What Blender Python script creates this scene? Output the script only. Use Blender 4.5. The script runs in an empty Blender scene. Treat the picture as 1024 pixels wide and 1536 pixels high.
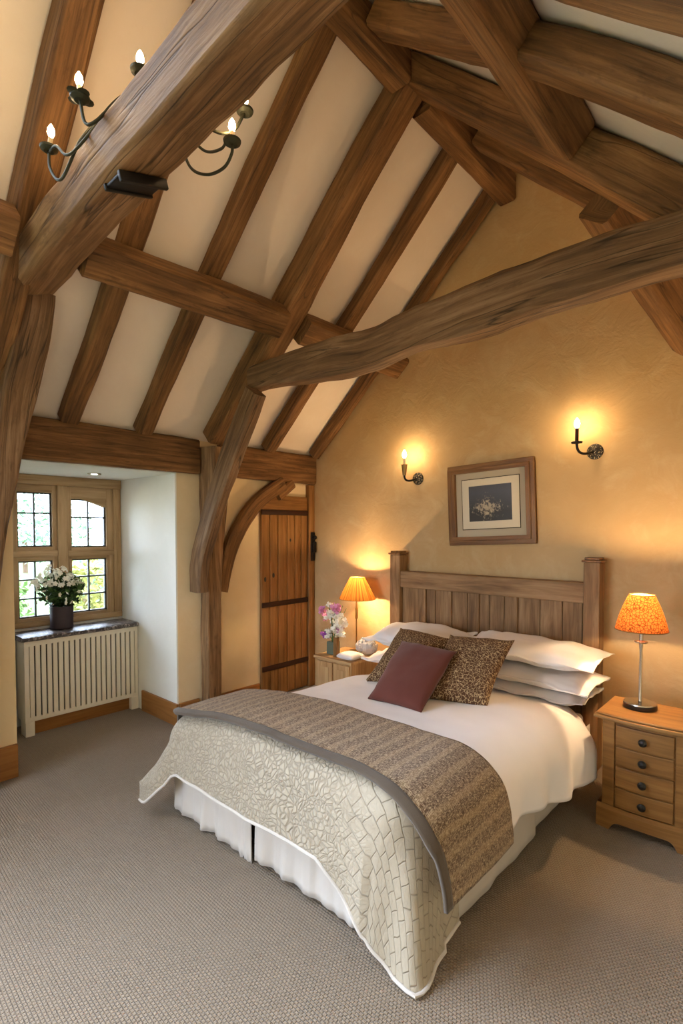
import bpy, math, random
from mathutils import Vector, Matrix, noise
random.seed(7)
SC = bpy.context.scene
COL = SC.collection
PI = math.pi
V = Vector

# ------------------------------------------------------------------ materials
def srgb(r, g, b):
    def c(x):
        x /= 255.0
        return x / 12.92 if x <= .04045 else ((x + .055) / 1.055) ** 2.4
    return (c(r), c(g), c(b), 1.0)

class NT:
    def __init__(self, name):
        self.m = bpy.data.materials.new(name); self.m.use_nodes = True
        self.t = self.m.node_tree; self.t.nodes.clear()
        self.out = self.n('ShaderNodeOutputMaterial')
    def n(self, typ, **kw):
        nd = self.t.nodes.new(typ)
        for k, v in kw.items():
            if k.startswith('i_'):
                key = k[2:]
                nd.inputs[int(key) if key.isdigit() else key.replace('_', ' ')].default_value = v
            else: setattr(nd, k, v)
        return nd
    def l(self, a, b): self.t.links.new(a, b)
    def ramp(self, fac, stops, interp='LINEAR'):
        r = self.n('ShaderNodeValToRGB'); r.color_ramp.interpolation = interp
        e = r.color_ramp.elements
        while len(e) < len(stops): e.new(.5)
        for el, (p, c) in zip(e, stops): el.position = p; el.color = c if len(c) == 4 else (*c, 1)
        self.l(fac, r.inputs[0]); return r.outputs[0]
    def mix(self, fac, a, b, mode='MIX'):
        m = self.n('ShaderNodeMix', data_type='RGBA', blend_type=mode)
        for s, v in ((0, fac), (6, a), (7, b)):
            if hasattr(v, 'links') or hasattr(v, 'is_linked'): self.l(v, m.inputs[s])
            else: m.inputs[s].default_value = v
        return m.outputs[2]
    def math(self, op, a, b=0.0, c=None):
        m = self.n('ShaderNodeMath', operation=op)
        for s, v in ((0, a), (1, b)) + (((2, c),) if c is not None else ()):
            if hasattr(v, 'is_linked'): self.l(v, m.inputs[s])
            else: m.inputs[s].default_value = v
        return m.outputs[0]
    def coord(self, kind='Object', scale=(1, 1, 1), rand=False, rot=(0, 0, 0)):
        tc = self.n('ShaderNodeTexCoord'); mp = self.n('ShaderNodeMapping')
        mp.inputs['Scale'].default_value = scale; mp.inputs['Rotation'].default_value = rot
        src = tc.outputs[kind]
        if rand:
            oi = self.n('ShaderNodeObjectInfo')
            cx = self.n('ShaderNodeCombineXYZ')
            self.l(self.math('MULTIPLY', oi.outputs['Random'], 37.0), cx.inputs[0])
            self.l(self.math('MULTIPLY', oi.outputs['Random'], 91.0), cx.inputs[2])
            add = self.n('ShaderNodeVectorMath', operation='ADD')
            self.l(src, add.inputs[0]); self.l(cx.outputs[0], add.inputs[1]); src = add.outputs[0]
        self.l(src, mp.inputs[0]); return mp.outputs[0]
    def noise(self, vec, scale, detail=4, rough=.55, dist=0):
        n = self.n('ShaderNodeTexNoise'); n.inputs['Scale'].default_value = scale
        n.inputs['Detail'].default_value = detail; n.inputs['Roughness'].default_value = rough
        n.inputs['Distortion'].default_value = dist
        self.l(vec, n.inputs['Vector']); return n.outputs['Fac']
    def principled(self, color, rough=.6, spec=.3, bump=None, bstr=.3, bdist=.01, metallic=0, **kw):
        p = self.n('ShaderNodeBsdfPrincipled')
        for k, v in (('Base Color', color), ('Roughness', rough), ('Specular IOR Level', spec), ('Metallic', metallic), *kw.items()):
            if hasattr(v, 'is_linked'): self.l(v, p.inputs[k])
            else: p.inputs[k].default_value = v
        if bump is not None:
            b = self.n('ShaderNodeBump'); b.inputs['Strength'].default_value = bstr; b.inputs['Distance'].default_value = bdist
            self.l(bump, b.inputs['Height']); self.l(b.outputs[0], p.inputs['Normal'])
        self.l(p.outputs[0], self.out.inputs[0]); return p

def plain(name, color, rough=.5, spec=.3, metallic=0, **kw):
    t = NT(name); t.principled(color, rough, spec, metallic=metallic, **kw); return t.m

def wood(name, dark, mid, light, rough=.65, grain=1.0, bump=.35, streak=(2.2, 42, 1), cracks=1):
    t = NT(name)
    v = t.coord('UV', streak, rand=True)
    g = t.noise(v, 1.0, 6, .62, .6)
    v2 = t.coord('UV', (1.3, 5, 1), rand=True)
    b = t.noise(v2, 1.4, 3, .5, .3)
    v3 = t.coord('UV', (5, 160, 1), rand=True)
    f = t.noise(v3, 1.0, 3, .6)
    fac = t.math('ADD', t.math('MULTIPLY', g, .62 * grain), t.math('MULTIPLY', b, .42))
    fac = t.math('ADD', fac, t.math('MULTIPLY', f, .12))
    col = t.ramp(fac, [(.36, dark), (.56, mid), (.78, light)])
    h = t.math('ADD', t.math('MULTIPLY', g, .8), t.math('MULTIPLY', f, .35))
    if cracks:
        v4 = t.coord('UV', (.4, 5.5 if cracks == 1 else 7.5, 1), rand=True)
        c = t.noise(v4, 1.3, 3, .45, .12); wd_ = .006 if cracks == 1 else .011
        cr = t.ramp(c, [(.0, (1, 1, 1, 1)), (.5 - wd_, (1, 1, 1, 1)), (.5, (.16, .16, .16, 1)), (.5 + wd_, (1, 1, 1, 1))])
        col = t.mix(.55 if cracks == 1 else .85, col, cr, 'MULTIPLY')
        v5 = t.coord('UV', (9, 26, 1), rand=True)
        sp = t.noise(v5, 1.0, 4, .7)
        col = t.mix(t.ramp(sp, [(.56, (0, 0, 0)), (.74, (.5, .5, .5))]), col, dark)
        bw = t.n('ShaderNodeRGBToBW'); t.l(cr, bw.inputs[0])
        h = t.math('ADD', h, t.math('ADD', t.math('MULTIPLY', bw.outputs[0], .8), t.math('MULTIPLY', sp, .5)))
    t.principled(col, rough, .25, h, bump, .012)
    return t.m

def fabric(name, c1, c2, scale=260, rough=.9, bump=.15, sheen=.2):
    t = NT(name)
    v = t.coord('Object', (1, 1, 1))
    n = t.noise(v, scale, 2, .6)
    n2 = t.noise(v, 7, 3, .5)
    col = t.mix(n2, c1, c2)
    t.principled(col, rough, .12, t.math('ADD', n, t.math('MULTIPLY', n2, 1.5)), bump, .004, **{'Sheen Weight': sheen})
    return t.m

def plaster(name, c1, c2, c3, bump=.25):
    t = NT(name)
    v = t.coord('Object')
    a = t.noise(v, 1.1, 5, .6, .4)
    b = t.noise(v, 5.5, 5, .65, .6)
    c = t.noise(v, 45, 3, .6)
    col = t.mix(t.ramp(a, [(.35, (0, 0, 0)), (.68, (1, 1, 1))]), c1, c2)
    col = t.mix(t.ramp(b, [(.5, (0, 0, 0)), (.78, (.55, .55, .55))]), col, c3)
    h = t.math('ADD', t.math('MULTIPLY', b, 1.0), t.math('MULTIPLY', c, .16))
    t.principled(col, .88, .12, h, bump, .03)
    return t.m

M = {}
M['oak'] = wood('oak beam', srgb(48, 32, 18), srgb(110, 77, 44), srgb(156, 115, 72))
M['oak_grey'] = wood('weathered oak', srgb(62, 43, 28), srgb(114, 86, 58), srgb(156, 126, 94), cracks=2)
M['oak_hewn'] = wood('hewn grey oak', srgb(62, 43, 27), srgb(124, 93, 60), srgb(170, 134, 96), cracks=2)
M['door'] = wood('door oak', srgb(86, 56, 26), srgb(134, 94, 50), srgb(160, 118, 70), cracks=False)
M['window'] = wood('window oak', srgb(122, 94, 62), srgb(168, 138, 100), srgb(192, 164, 126), cracks=False)
M['head'] = wood('headboard pine', srgb(82, 58, 36), srgb(130, 99, 66), srgb(166, 132, 94), cracks=False, streak=(3, 34, 1))
M['honey'] = wood('honey pine', srgb(96, 66, 33), srgb(132, 94, 51), srgb(156, 117, 68), rough=.42, cracks=False, bump=.12)
M['pale'] = wood('pale oak', srgb(150, 112, 68), srgb(190, 152, 104), srgb(212, 178, 130), rough=.5, cracks=False, bump=.15)
M['skirt'] = wood('skirting oak', srgb(108, 70, 34), srgb(146, 98, 50), srgb(164, 116, 64), rough=.4, cracks=False, bump=.1)
M['frame'] = wood('picture frame oak', srgb(70, 44, 20), srgb(116, 80, 44), srgb(150, 110, 66), rough=.4, cracks=False, bump=.2)
M['wall'] = plaster('ochre plaster', srgb(196, 165, 119), srgb(184, 150, 102), srgb(208, 182, 140))
M['wall_side'] = plaster('cream plaster', srgb(234, 212, 170), srgb(228, 204, 158), srgb(238, 220, 184), .12)
M['recess'] = plaster('pale plaster', srgb(234, 234, 226), srgb(230, 229, 218), srgb(240, 240, 232), .1)
M['ceil'] = plaster('ceiling plaster', srgb(240, 226, 206), srgb(234, 218, 196), srgb(243, 231, 212), .08)
M['linen'] = fabric('white linen', srgb(238, 234, 232), srgb(228, 224, 224), 300, .85, .12)
M['pillow'] = fabric('white pillow cotton', srgb(238, 233, 230), srgb(230, 225, 222), 300, .85, .15)
M['valance'] = fabric('valance cotton', srgb(206, 199, 190), srgb(192, 184, 174), 240, .85, .15)
M['red'] = fabric('burgundy cotton', srgb(106, 58, 48), srgb(90, 48, 40), 330, .85, .25)
M['cream_paint'] = plain('cream paint', srgb(238, 230, 210), .5, .3)
M['gap'] = plain('dark gap shade', srgb(46, 38, 28), .9, .1)
M['iron'] = plain('black iron', srgb(38, 34, 30), .5, .4, .6)
M['iron_green'] = plain('verdigris iron', srgb(62, 62, 46), .6, .4, .5)
M['strap'] = plain('rusty strap iron', srgb(56, 34, 22), .6, .3, .3)
M['chrome'] = plain('satin chrome', srgb(190, 180, 165), .25, .5, 1.0)
M['brass'] = plain('aged brass', srgb(150, 115, 60), .35, .5, 1.0)
M['black'] = plain('black knob', srgb(22, 20, 18), .35, .5)
M['candle'] = plain('candle tube', srgb(222, 200, 160), .5, .3)
M['base_fabric'] = plain('divan ticking', srgb(70, 60, 52), .9, .1)
M['bar'] = plain('lead glazing bar', srgb(70, 70, 66), .5, .4)
M['mat_beige'] = plain('beige mount', srgb(186, 170, 142), .9, .1)
M['mat_cream'] = plain('cream mount', srgb(214, 200, 172), .9, .1)
M['line'] = plain('mount line', srgb(60, 44, 28), .8, .1)
M['pot'] = plain('dark planter', srgb(62, 50, 52), .5, .3)
M['leaf'] = plain('shrub leaf', srgb(72, 102, 46), .6, .3)
M['leaf_dark'] = plain('dark leaf', srgb(46, 70, 32), .6, .3)
M['petal_white'] = plain('white petal', srgb(244, 240, 226), .7, .2)
M['petal_pink'] = plain('pink petal', srgb(222, 150, 190), .7, .2)
M['petal_purple'] = plain('purple petal', srgb(150, 84, 160), .7, .2)
M['soil'] = plain('soil', srgb(50, 38, 28), .9, .1)
M['garden_green'] = plain('garden green', srgb(84, 112, 56), .7, .2)
M['garden_yellow'] = plain('garden yellow', srgb(134, 136, 74), .7, .2)
M['garden_teal'] = plain('garden grey green', srgb(110, 136, 112), .7, .2)
M['lawn'] = plain('lawn', srgb(84, 100, 60), .9, .1)
M['patio'] = plain('patio', srgb(150, 154, 154), .9, .1)
M['bark'] = plain('bark', srgb(90, 72, 56), .9, .1)

def emit(name, color, strength):
    t = NT(name); e = t.n('ShaderNodeEmission'); e.inputs[0].default_value = color; e.inputs[1].default_value = strength
    t.l(e.outputs[0], t.out.inputs[0]); return t.m
WARM = (1.0, .68, .36, 1)
M['bulb_sconce'] = emit('sconce flame bulb', WARM, 125)
M['bulb_lamp'] = emit('table lamp bulb', WARM, 3300)
M['bulb_lamp_added'] = emit('table lamp added lower bulb', WARM, 3800)
M['bulb_lamp_small'] = emit('small table lamp bulb', WARM, 1900)
M['bulb_chand'] = emit('chandelier bulb', (1.0, .68, .36, 1), 95)
M['spot'] = emit('downlight lens', (1.0, .95, .85, 1), 60)

def m_glass():
    t = NT('window glass')
    tr = t.n('ShaderNodeBsdfTransparent'); gl = t.n('ShaderNodeBsdfGlossy'); gl.inputs['Roughness'].default_value = .02
    fr = t.n('ShaderNodeFresnel'); fr.inputs[0].default_value = 1.45
    mx = t.n('ShaderNodeMixShader'); t.l(fr.outputs[0], mx.inputs[0]); t.l(tr.outputs[0], mx.inputs[1]); t.l(gl.outputs[0], mx.inputs[2])
    t.l(mx.outputs[0], t.out.inputs[0]); return t.m
M['glass'] = m_glass()
def m_crystal():
    t = NT('cut glass')
    t.principled((.95, .95, .95, 1), .08, .6, **{'Transmission Weight': .6, 'IOR': 1.45}); return t.m
M['crystal'] = m_crystal()
def m_vase():
    t = NT('grey green glass vase')
    t.principled(srgb(120, 135, 120), .12, .5, **{'Transmission Weight': .35}); return t.m
M['vase'] = m_vase()

def m_carpet():
    t = NT('woven carpet')
    v = t.coord('Object', (1, 1, 1), rot=(0, 0, math.radians(3)))
    br = t.n('ShaderNodeTexBrick'); t.l(v, br.inputs['Vector'])
    br.inputs['Scale'].default_value = 1.0; br.inputs['Mortar Size'].default_value = .0032; br.inputs['Mortar Smooth'].default_value = 1.0
    br.inputs['Brick Width'].default_value = .0145; br.inputs['Row Height'].default_value = .0115
    br.inputs['Color1'].default_value = (1, 1, 1, 1); br.inputs['Color2'].default_value = (.62, .62, .62, 1); br.inputs['Mortar'].default_value = (0, 0, 0, 1)
    n = t.noise(v, 2.2, 4, .6); f = t.noise(v, 240, 2, .6); n2 = t.noise(v, 60, 2, .5)
    base = t.mix(n, srgb(144, 126, 106), srgb(134, 117, 97))
    col = t.mix(t.math('MULTIPLY', f, .5), base, srgb(176, 160, 136))
    col = t.mix(t.ramp(br.outputs['Color'], [(0, (.62, .62, .62)), (.75, (0, 0, 0))]), col, srgb(112, 92, 70))
    bw = t.n('ShaderNodeRGBToBW'); t.l(br.outputs['Color'], bw.inputs[0])
    h = t.math('ADD', bw.outputs[0], t.math('MULTIPLY', t.math('ADD', f, n2), .5))
    t.principled(col, .95, .08, h, .9, .006, **{'Sheen Weight': .2})
    return t.m
M['carpet'] = m_carpet()

def m_quilt():
    t = NT('cream quilt')
    v = t.coord('UV', (1, 1, 1))
    wob = t.n('ShaderNodeTexNoise'); wob.inputs['Scale'].default_value = 7; wob.inputs['Detail'].default_value = 2
    t.l(v, wob.inputs['Vector'])
    sub = t.n('ShaderNodeVectorMath', operation='SUBTRACT'); t.l(wob.outputs['Color'], sub.inputs[0]); sub.inputs[1].default_value = (.5, .5, .5)
    sc = t.n('ShaderNodeVectorMath', operation='SCALE'); t.l(sub.outputs[0], sc.inputs[0]); sc.inputs['Scale'].default_value = .05
    add = t.n('ShaderNodeVectorMath', operation='ADD'); t.l(v, add.inputs[0]); t.l(sc.outputs[0], add.inputs[1])
    mp = t.n('ShaderNodeMapping'); mp.inputs['Rotation'].default_value = (0, 0, math.radians(38)); t.l(add.outputs[0], mp.inputs[0])
    br = t.n('ShaderNodeTexBrick'); t.l(mp.outputs[0], br.inputs['Vector'])
    br.inputs['Scale'].default_value = 1; br.inputs['Mortar Size'].default_value = .0036; br.inputs['Mortar Smooth'].default_value = 1
    br.inputs['Brick Width'].default_value = .070; br.inputs['Row Height'].default_value = .056
    for k, c in (('Color1', 1), ('Color2', 1), ('Mortar', 0)): br.inputs[k].default_value = (c, c, c, 1)
    vo = t.n('ShaderNodeTexVoronoi', feature='DISTANCE_TO_EDGE'); vo.inputs['Scale'].default_value = 44
    sc2 = t.n('ShaderNodeVectorMath', operation='SCALE'); t.l(sub.outputs[0], sc2.inputs[0]); sc2.inputs['Scale'].default_value = .12
    add2 = t.n('ShaderNodeVectorMath', operation='ADD'); t.l(v, add2.inputs[0]); t.l(sc2.outputs[0], add2.inputs[1])
    t.l(add2.outputs[0], vo.inputs['Vector'])
    vr = t.ramp(vo.outputs['Distance'], [(0, (0, 0, 0)), (.22, (1, 1, 1))])
    sep = t.n('ShaderNodeSeparateXYZ'); t.l(v, sep.inputs[0])
    msk = t.ramp(t.math('ADD', sep.outputs[0], t.math('MULTIPLY', sep.outputs[1], -.55)), [(.0, (0, 0, 0)), (1, (1, 1, 1))])
    # brick stitching takes over towards the right corner
    mr = t.n('ShaderNodeMapRange'); mr.inputs[1].default_value = 2.15; mr.inputs[2].default_value = 2.5
    t.l(sep.outputs[0], mr.inputs[0])
    hcol = t.mix(mr.outputs[0], vr, br.outputs['Color'])
    bw = t.n('ShaderNodeRGBToBW'); t.l(hcol, bw.inputs[0])
    f = t.noise(v, 320, 2, .6); cr = t.noise(v, 22, 4, .65, .5)
    col = t.mix(bw.outputs[0], srgb(150, 138, 118), t.mix(cr, srgb(180, 168, 147), srgb(166, 154, 133)))
    h = t.math('ADD', bw.outputs[0], t.math('ADD', t.math('MULTIPLY', f, .1), t.math('MULTIPLY', cr, .9)))
    t.principled(col, .75, .15, h, .55, .010, **{'Sheen Weight': .15})
    return t.m
M['quilt'] = m_quilt()

def m_runner():
    t = NT('woven brown runner')
    v = t.coord('UV', (1, 1, 1))
    w = t.noise(v, 14, 2, .5)
    a = t.noise(t.coord('UV', (70, 520, 1)), 1, 2, .55)
    b = t.noise(t.coord('UV', (420, 60, 1)), 1, 2, .55)
    la = t.ramp(a, [(.52, (0, 0, 0)), (.62, (1, 1, 1))]); lb = t.ramp(b, [(.52, (0, 0, 0)), (.64, (1, 1, 1))])
    wv = t.n('ShaderNodeTexWave', wave_type='BANDS', bands_direction='X'); wv.inputs['Scale'].default_value = 4.4; wv.inputs['Distortion'].default_value = 2.5
    wv.inputs['Detail'].default_value = 3; t.l(v, wv.inputs['Vector'])
    stripe = t.ramp(wv.outputs['Fac'], [(.62, (0, 0, 0)), (.85, (1, 1, 1))])
    ls = t.mix(1.0, la, lb, 'LIGHTEN')
    base = t.mix(w, srgb(82, 58, 38), srgb(98, 74, 52))
    base = t.mix(t.math('MULTIPLY', stripe, .38), base, srgb(176, 148, 110))
    col = t.mix(t.math('MULTIPLY', ls, .8), base, srgb(208, 184, 150))
    h = t.math('ADD', a, b)
    t.principled(col, .9, .1, h, .6, .006, **{'Sheen Weight': .15})
    return t.m
M['runner'] = m_runner()
M['border'] = fabric('runner border', srgb(92, 80, 66), srgb(80, 68, 56), 420, .9, .4)

def m_floral():
    t = NT('floral brown cushion')
    v = t.coord('UV', (1, 1, 1))
    vo = t.n('ShaderNodeTexVoronoi', feature='DISTANCE_TO_EDGE'); vo.inputs['Scale'].default_value = 62
    n = t.n('ShaderNodeTexNoise'); n.inputs['Scale'].default_value = 46; n.inputs['Detail'].default_value = 2; t.l(v, n.inputs['Vector'])
    sc = t.n('ShaderNodeVectorMath', operation='SCALE'); t.l(n.outputs['Color'], sc.inputs[0]); sc.inputs['Scale'].default_value = .03
    add = t.n('ShaderNodeVectorMath', operation='ADD'); t.l(v, add.inputs[0]); t.l(sc.outputs[0], add.inputs[1]); t.l(add.outputs[0], vo.inputs['Vector'])
    n2 = t.noise(v, 75, 2, .5)
    m = t.math('ADD', vo.outputs['Distance'], t.math('MULTIPLY', n2, .12))
    col = t.ramp(m, [(.085, srgb(180, 154, 116)), (.125, srgb(84, 58, 38))])
    t.principled(col, .85, .12, n2, .2, .004); return t.m
M['floral'] = m_floral()

def m_marble():
    t = NT('dark flecked stone')
    v = t.coord('Object')
    n = t.noise(v, 38, 5, .7, .5)
    col = t.ramp(n, [(.5, srgb(60, 52, 50)), (.6, srgb(150, 140, 134)), (.7, srgb(225, 220, 214))])
    t.principled(col, .3, .5, n, .4, .01); return t.m
M['marble'] = m_marble()

def m_shade(name, c1, c2, mottled):
    t = NT(name)
    if mottled:
        v = t.coord('Object')
        n = t.n('ShaderNodeTexVoronoi', feature='DISTANCE_TO_EDGE'); n.inputs['Scale'].default_value = 70; t.l(v, n.inputs['Vector'])
        f = t.ramp(n.outputs['Distance'], [(.02, (0, 0, 0)), (.13, (1, 1, 1))])
    else:
        v = t.coord('UV', (64, .2, 1))
        f = t.noise(v, 1, 2, .5); f = t.ramp(f, [(.38, (0, 0, 0)), (.62, (1, 1, 1))])
    col = t.mix(f, c1, c2)
    d = t.n('ShaderNodeBsdfDiffuse'); tr = t.n('ShaderNodeBsdfTranslucent')
    t.l(col, d.inputs[0]); t.l(col, tr.inputs[0])
    mx = t.n('ShaderNodeMixShader'); mx.inputs[0].default_value = .05 if mottled else .12
    t.l(d.outputs[0], mx.inputs[1]); t.l(tr.outputs[0], mx.inputs[2]); t.l(mx.outputs[0], t.out.inputs[0]); return t.m
M['shade_mottled'] = m_shade('rattan shade', srgb(84, 40, 14), srgb(190, 100, 44), True)
M['shade_pleat'] = m_shade('pleated shade', srgb(128, 76, 26), srgb(186, 120, 52), False)

def m_print():
    t = NT('dark botanical print')
    v = t.coord('UV', (1, .75, 1))
    n = t.noise(v, 16, 5, .7, .8); b = t.noise(v, 3.2, 2, .5)
    sep = t.n('ShaderNodeSeparateXYZ'); tc = t.n('ShaderNodeTexCoord'); t.l(tc.outputs['UV'], sep.inputs[0])
    gx = t.math('MULTIPLY', t.math('ABSOLUTE', t.math('SUBTRACT', sep.outputs[0], .42)), 1.5)
    gy = t.math('MULTIPLY', t.math('ABSOLUTE', t.math('SUBTRACT', sep.outputs[1], .38)), 1.9)
    msk = t.math('SUBTRACT', 1.0, t.math('ADD', gx, gy))
    s = t.math('ADD', t.math('MULTIPLY', n, .75), t.math('MULTIPLY', msk, .25))
    fl = t.ramp(s, [(.5, (0, 0, 0)), (.6, (1, 1, 1))])
    bg = t.mix(t.ramp(sep.outputs[1], [(.25, (0, 0, 0)), (.8, (1, 1, 1))]), srgb(52, 46, 36), srgb(74, 74, 78))
    col = t.mix(t.math('MULTIPLY', fl, .75), bg, srgb(196, 176, 140))
    t.principled(col, .35, .4); return t.m
M['print'] = m_print()

def m_rose():
    t = NT('cast iron rose')
    v = t.coord('Object'); n = t.n('ShaderNodeTexVoronoi'); n.inputs['Scale'].default_value = 110; t.l(v, n.inputs['Vector'])
    col = t.ramp(n.outputs['Distance'], [(.15, srgb(190, 175, 140)), (.4, srgb(40, 36, 30))])
    t.principled(col, .5, .4, n.outputs['Distance'], .5, .004, metallic=.3); return t.m
M['rose'] = m_rose()
M['cup'] = plain('bronze cup', srgb(150, 118, 72), .4, .4, .6)

# ------------------------------------------------------------------ object helpers
def mesh_obj(name, verts, faces, mat, parent=None, uvs=None, smooth=True):
    me = bpy.data.meshes.new(name)
    me.from_pydata([tuple(v) for v in verts], [], faces)
    if uvs is not None:
        ul = me.uv_layers.new(name='UVMap')
        i = 0
        for f in faces:
            for k in f:
                ul.data[i].uv = uvs[k] if isinstance(uvs, list) and len(uvs) == len(verts) else (0, 0); i += 1
    elif True:
        ul = me.uv_layers.new(name='UVMap')
        for p in me.polygons:
            nn = p.normal; ax = max(range(3), key=lambda k: abs(nn[k]))
            for li in p.loop_indices:
                c = me.vertices[me.loops[li].vertex_index].co
                ul.data[li].uv = ((c.y, c.z), (c.x, c.z), (c.x, c.y))[ax]
    me.materials.append(mat)
    if smooth:
        for p in me.polygons: p.use_smooth = True
    o = bpy.data.objects.new(name, me); COL.objects.link(o)
    if parent is not None: put(o, parent)
    me.update(); return o

def world_loc(o):
    return o['_w'] if '_w' in o else (0, 0, 0)

def put(o, parent):
    o.parent = parent
    o.matrix_parent_inverse = Matrix.Translation(-V(parent.location)) if parent.type == 'EMPTY' else Matrix.Identity(4)

def thing(name, loc, label=None, cat=None, group=None, kind=None):
    e = bpy.data.objects.new(name, None); COL.objects.link(e); e.location = loc; e.empty_display_size = .1
    tag(e, label, cat, group, kind); return e

def tag(o, label=None, cat=None, group=None, kind=None):
    if label: o['label'] = label
    if cat: o['category'] = cat
    if group: o['group'] = group
    if kind: o['kind'] = kind
    return o

def sharp(o, ang=35):
    me = o.data
    try: me.set_sharp_from_angle(angle=math.radians(ang))
    except Exception: pass
    return o

class MB:
    """collects shapes for ONE mesh; uv long axis along u"""
    def __init__(s): s.v = []; s.f = []; s.uv = []
    def add(s, vs, fs, uvs):
        b = len(s.v); s.v += [V(x) for x in vs]; s.uv += list(uvs); s.f += [tuple(b + i for i in f) for f in fs]
    def box(s, lo, hi, rot=None, piv=None, vert=None):
        (x0, y0, z0), (x1, y1, z1) = lo, hi
        c = [V((x, y, z)) for x in (x0, x1) for y in (y0, y1) for z in (z0, z1)]
        fs = [(0, 1, 3, 2), (4, 6, 7, 5), (0, 4, 5, 1), (2, 3, 7, 6), (0, 2, 6, 4), (1, 5, 7, 3)]
        d = (x1 - x0, y1 - y0, z1 - z0); ax = max(range(3), key=lambda k: d[k]) if vert is None else vert
        for f in fs:
            p = [c[i] for i in f]; oth = [k for k in range(3) if k != ax]
            n = (p[1] - p[0]).cross(p[2] - p[0]); na = max(range(3), key=lambda k: abs(n[k]))
            w = [k for k in oth if k != na][0] if na != ax else oth[0]
            l = ax if na != ax else oth[1]
            uv = [(q[l] + .37 * na, q[w] + .9 * na) for q in p]
            if rot is not None: p = [rot @ (q - piv) + piv for q in p]
            s.add(p, [(0, 1, 2, 3)], uv)
        return s
    def lathe(s, prof, c, n=24, axis='z', cap=True, sx=1, sy=1):
        vs = []; uv = []
        m = len(prof)
        for j, (r, h) in enumerate(prof):
            for i in range(n + 1):
                a = 2 * PI * i / n
                x, y = r * math.cos(a) * sx, r * math.sin(a) * sy
                p = V((x, y, h)) if axis == 'z' else (V((h, x, y)) if axis == 'x' else V((x, h, y)))
                vs.append(V(c) + p); uv.append((i / n, j / max(1, m - 1)))
        fs = []
        for j in range(m - 1):
            for i in range(n):
                a = j * (n + 1) + i
                fs.append((a, a + 1, a + n + 2, a + n + 1) if axis != 'y' else (a + 1, a, a + n + 1, a + n + 2))
        if cap:
            fs.append(tuple(range(n - 1, -1, -1))); fs.append(tuple((m - 1) * (n + 1) + i for i in range(n)))
        s.add(vs, fs, uv); return s
    def tube(s, path, r, n=10):
        path = [V(p) for p in path]; vs = []; uv = []; L = 0; N = None
        for j, p in enumerate(path):
            T = (path[min(j + 1, len(path) - 1)] - path[max(j - 1, 0)]).normalized()
            if N is None:
                N = T.orthogonal().normalized()
            N = (N - T * N.dot(T)).normalized(); B = T.cross(N)
            if j: L += (p - path[j - 1]).length
            rr = r[j] if isinstance(r, (list, tuple)) else r
            for i in range(n):
                a = 2 * PI * i / n
                vs.append(p + (N * math.cos(a) + B * math.sin(a)) * rr); uv.append((L, i * rr))
        fs = [(j * n + i, j * n + (i + 1) % n, (j + 1) * n + (i + 1) % n, (j + 1) * n + i) for j in range(len(path) - 1) for i in range(n)]
        fs += [tuple(range(n - 1, -1, -1)), tuple((len(path) - 1) * n + i for i in range(n))]
        s.add(vs, fs, uv); return s
    def sphere(s, c, r, n=14, m=9, sz=1):
        return s.lathe([(max(1e-4, r * math.sin(PI * j / m)), -r * sz * math.cos(PI * j / m)) for j in range(m + 1)], c, n, cap=False)
    def build(s, name, mat, parent=None, smooth=True, bevel=0, ang=35):
        o = mesh_obj(name, s.v, s.f, mat, parent, s.uv, smooth)
        if smooth: sharp(o, ang)
        if bevel:
            w = o.modifiers.new('weld', 'WELD'); w.merge_threshold = .0002
            b = o.modifiers.new('bevel', 'BEVEL'); b.width = bevel; b.segments = 2; b.limit_method = 'ANGLE'; b.angle_limit = math.radians(40)
        return o

def catmull(pts, n):
    pts = [V(p) for p in pts]
    if len(pts) == 2: return [pts[0].lerp(pts[1], i / n) for i in range(n + 1)]
    out = []; seg = max(2, n // (len(pts) - 1))
    P = [pts[0] * 2 - pts[1]] + pts + [pts[-1] * 2 - pts[-2]]
    for k in range(1, len(P) - 2):
        for i in range(seg):
            t = i / seg; a, b, c, d = P[k - 1], P[k], P[k + 1], P[k + 2]
            out.append(.5 * ((2 * b) + (c - a) * t + (2 * a - 5 * b + 4 * c - d) * t * t + (3 * b - a - 3 * c + d) * t ** 3))
    out.append(pts[-1]); return out

def lerpk(vals, t):
    if not isinstance(vals, (list, tuple)): return vals
    x = t * (len(vals) - 1); i = min(int(x), len(vals) - 2); f = x - i
    return vals[i] * (1 - f) + vals[i + 1] * f

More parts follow.
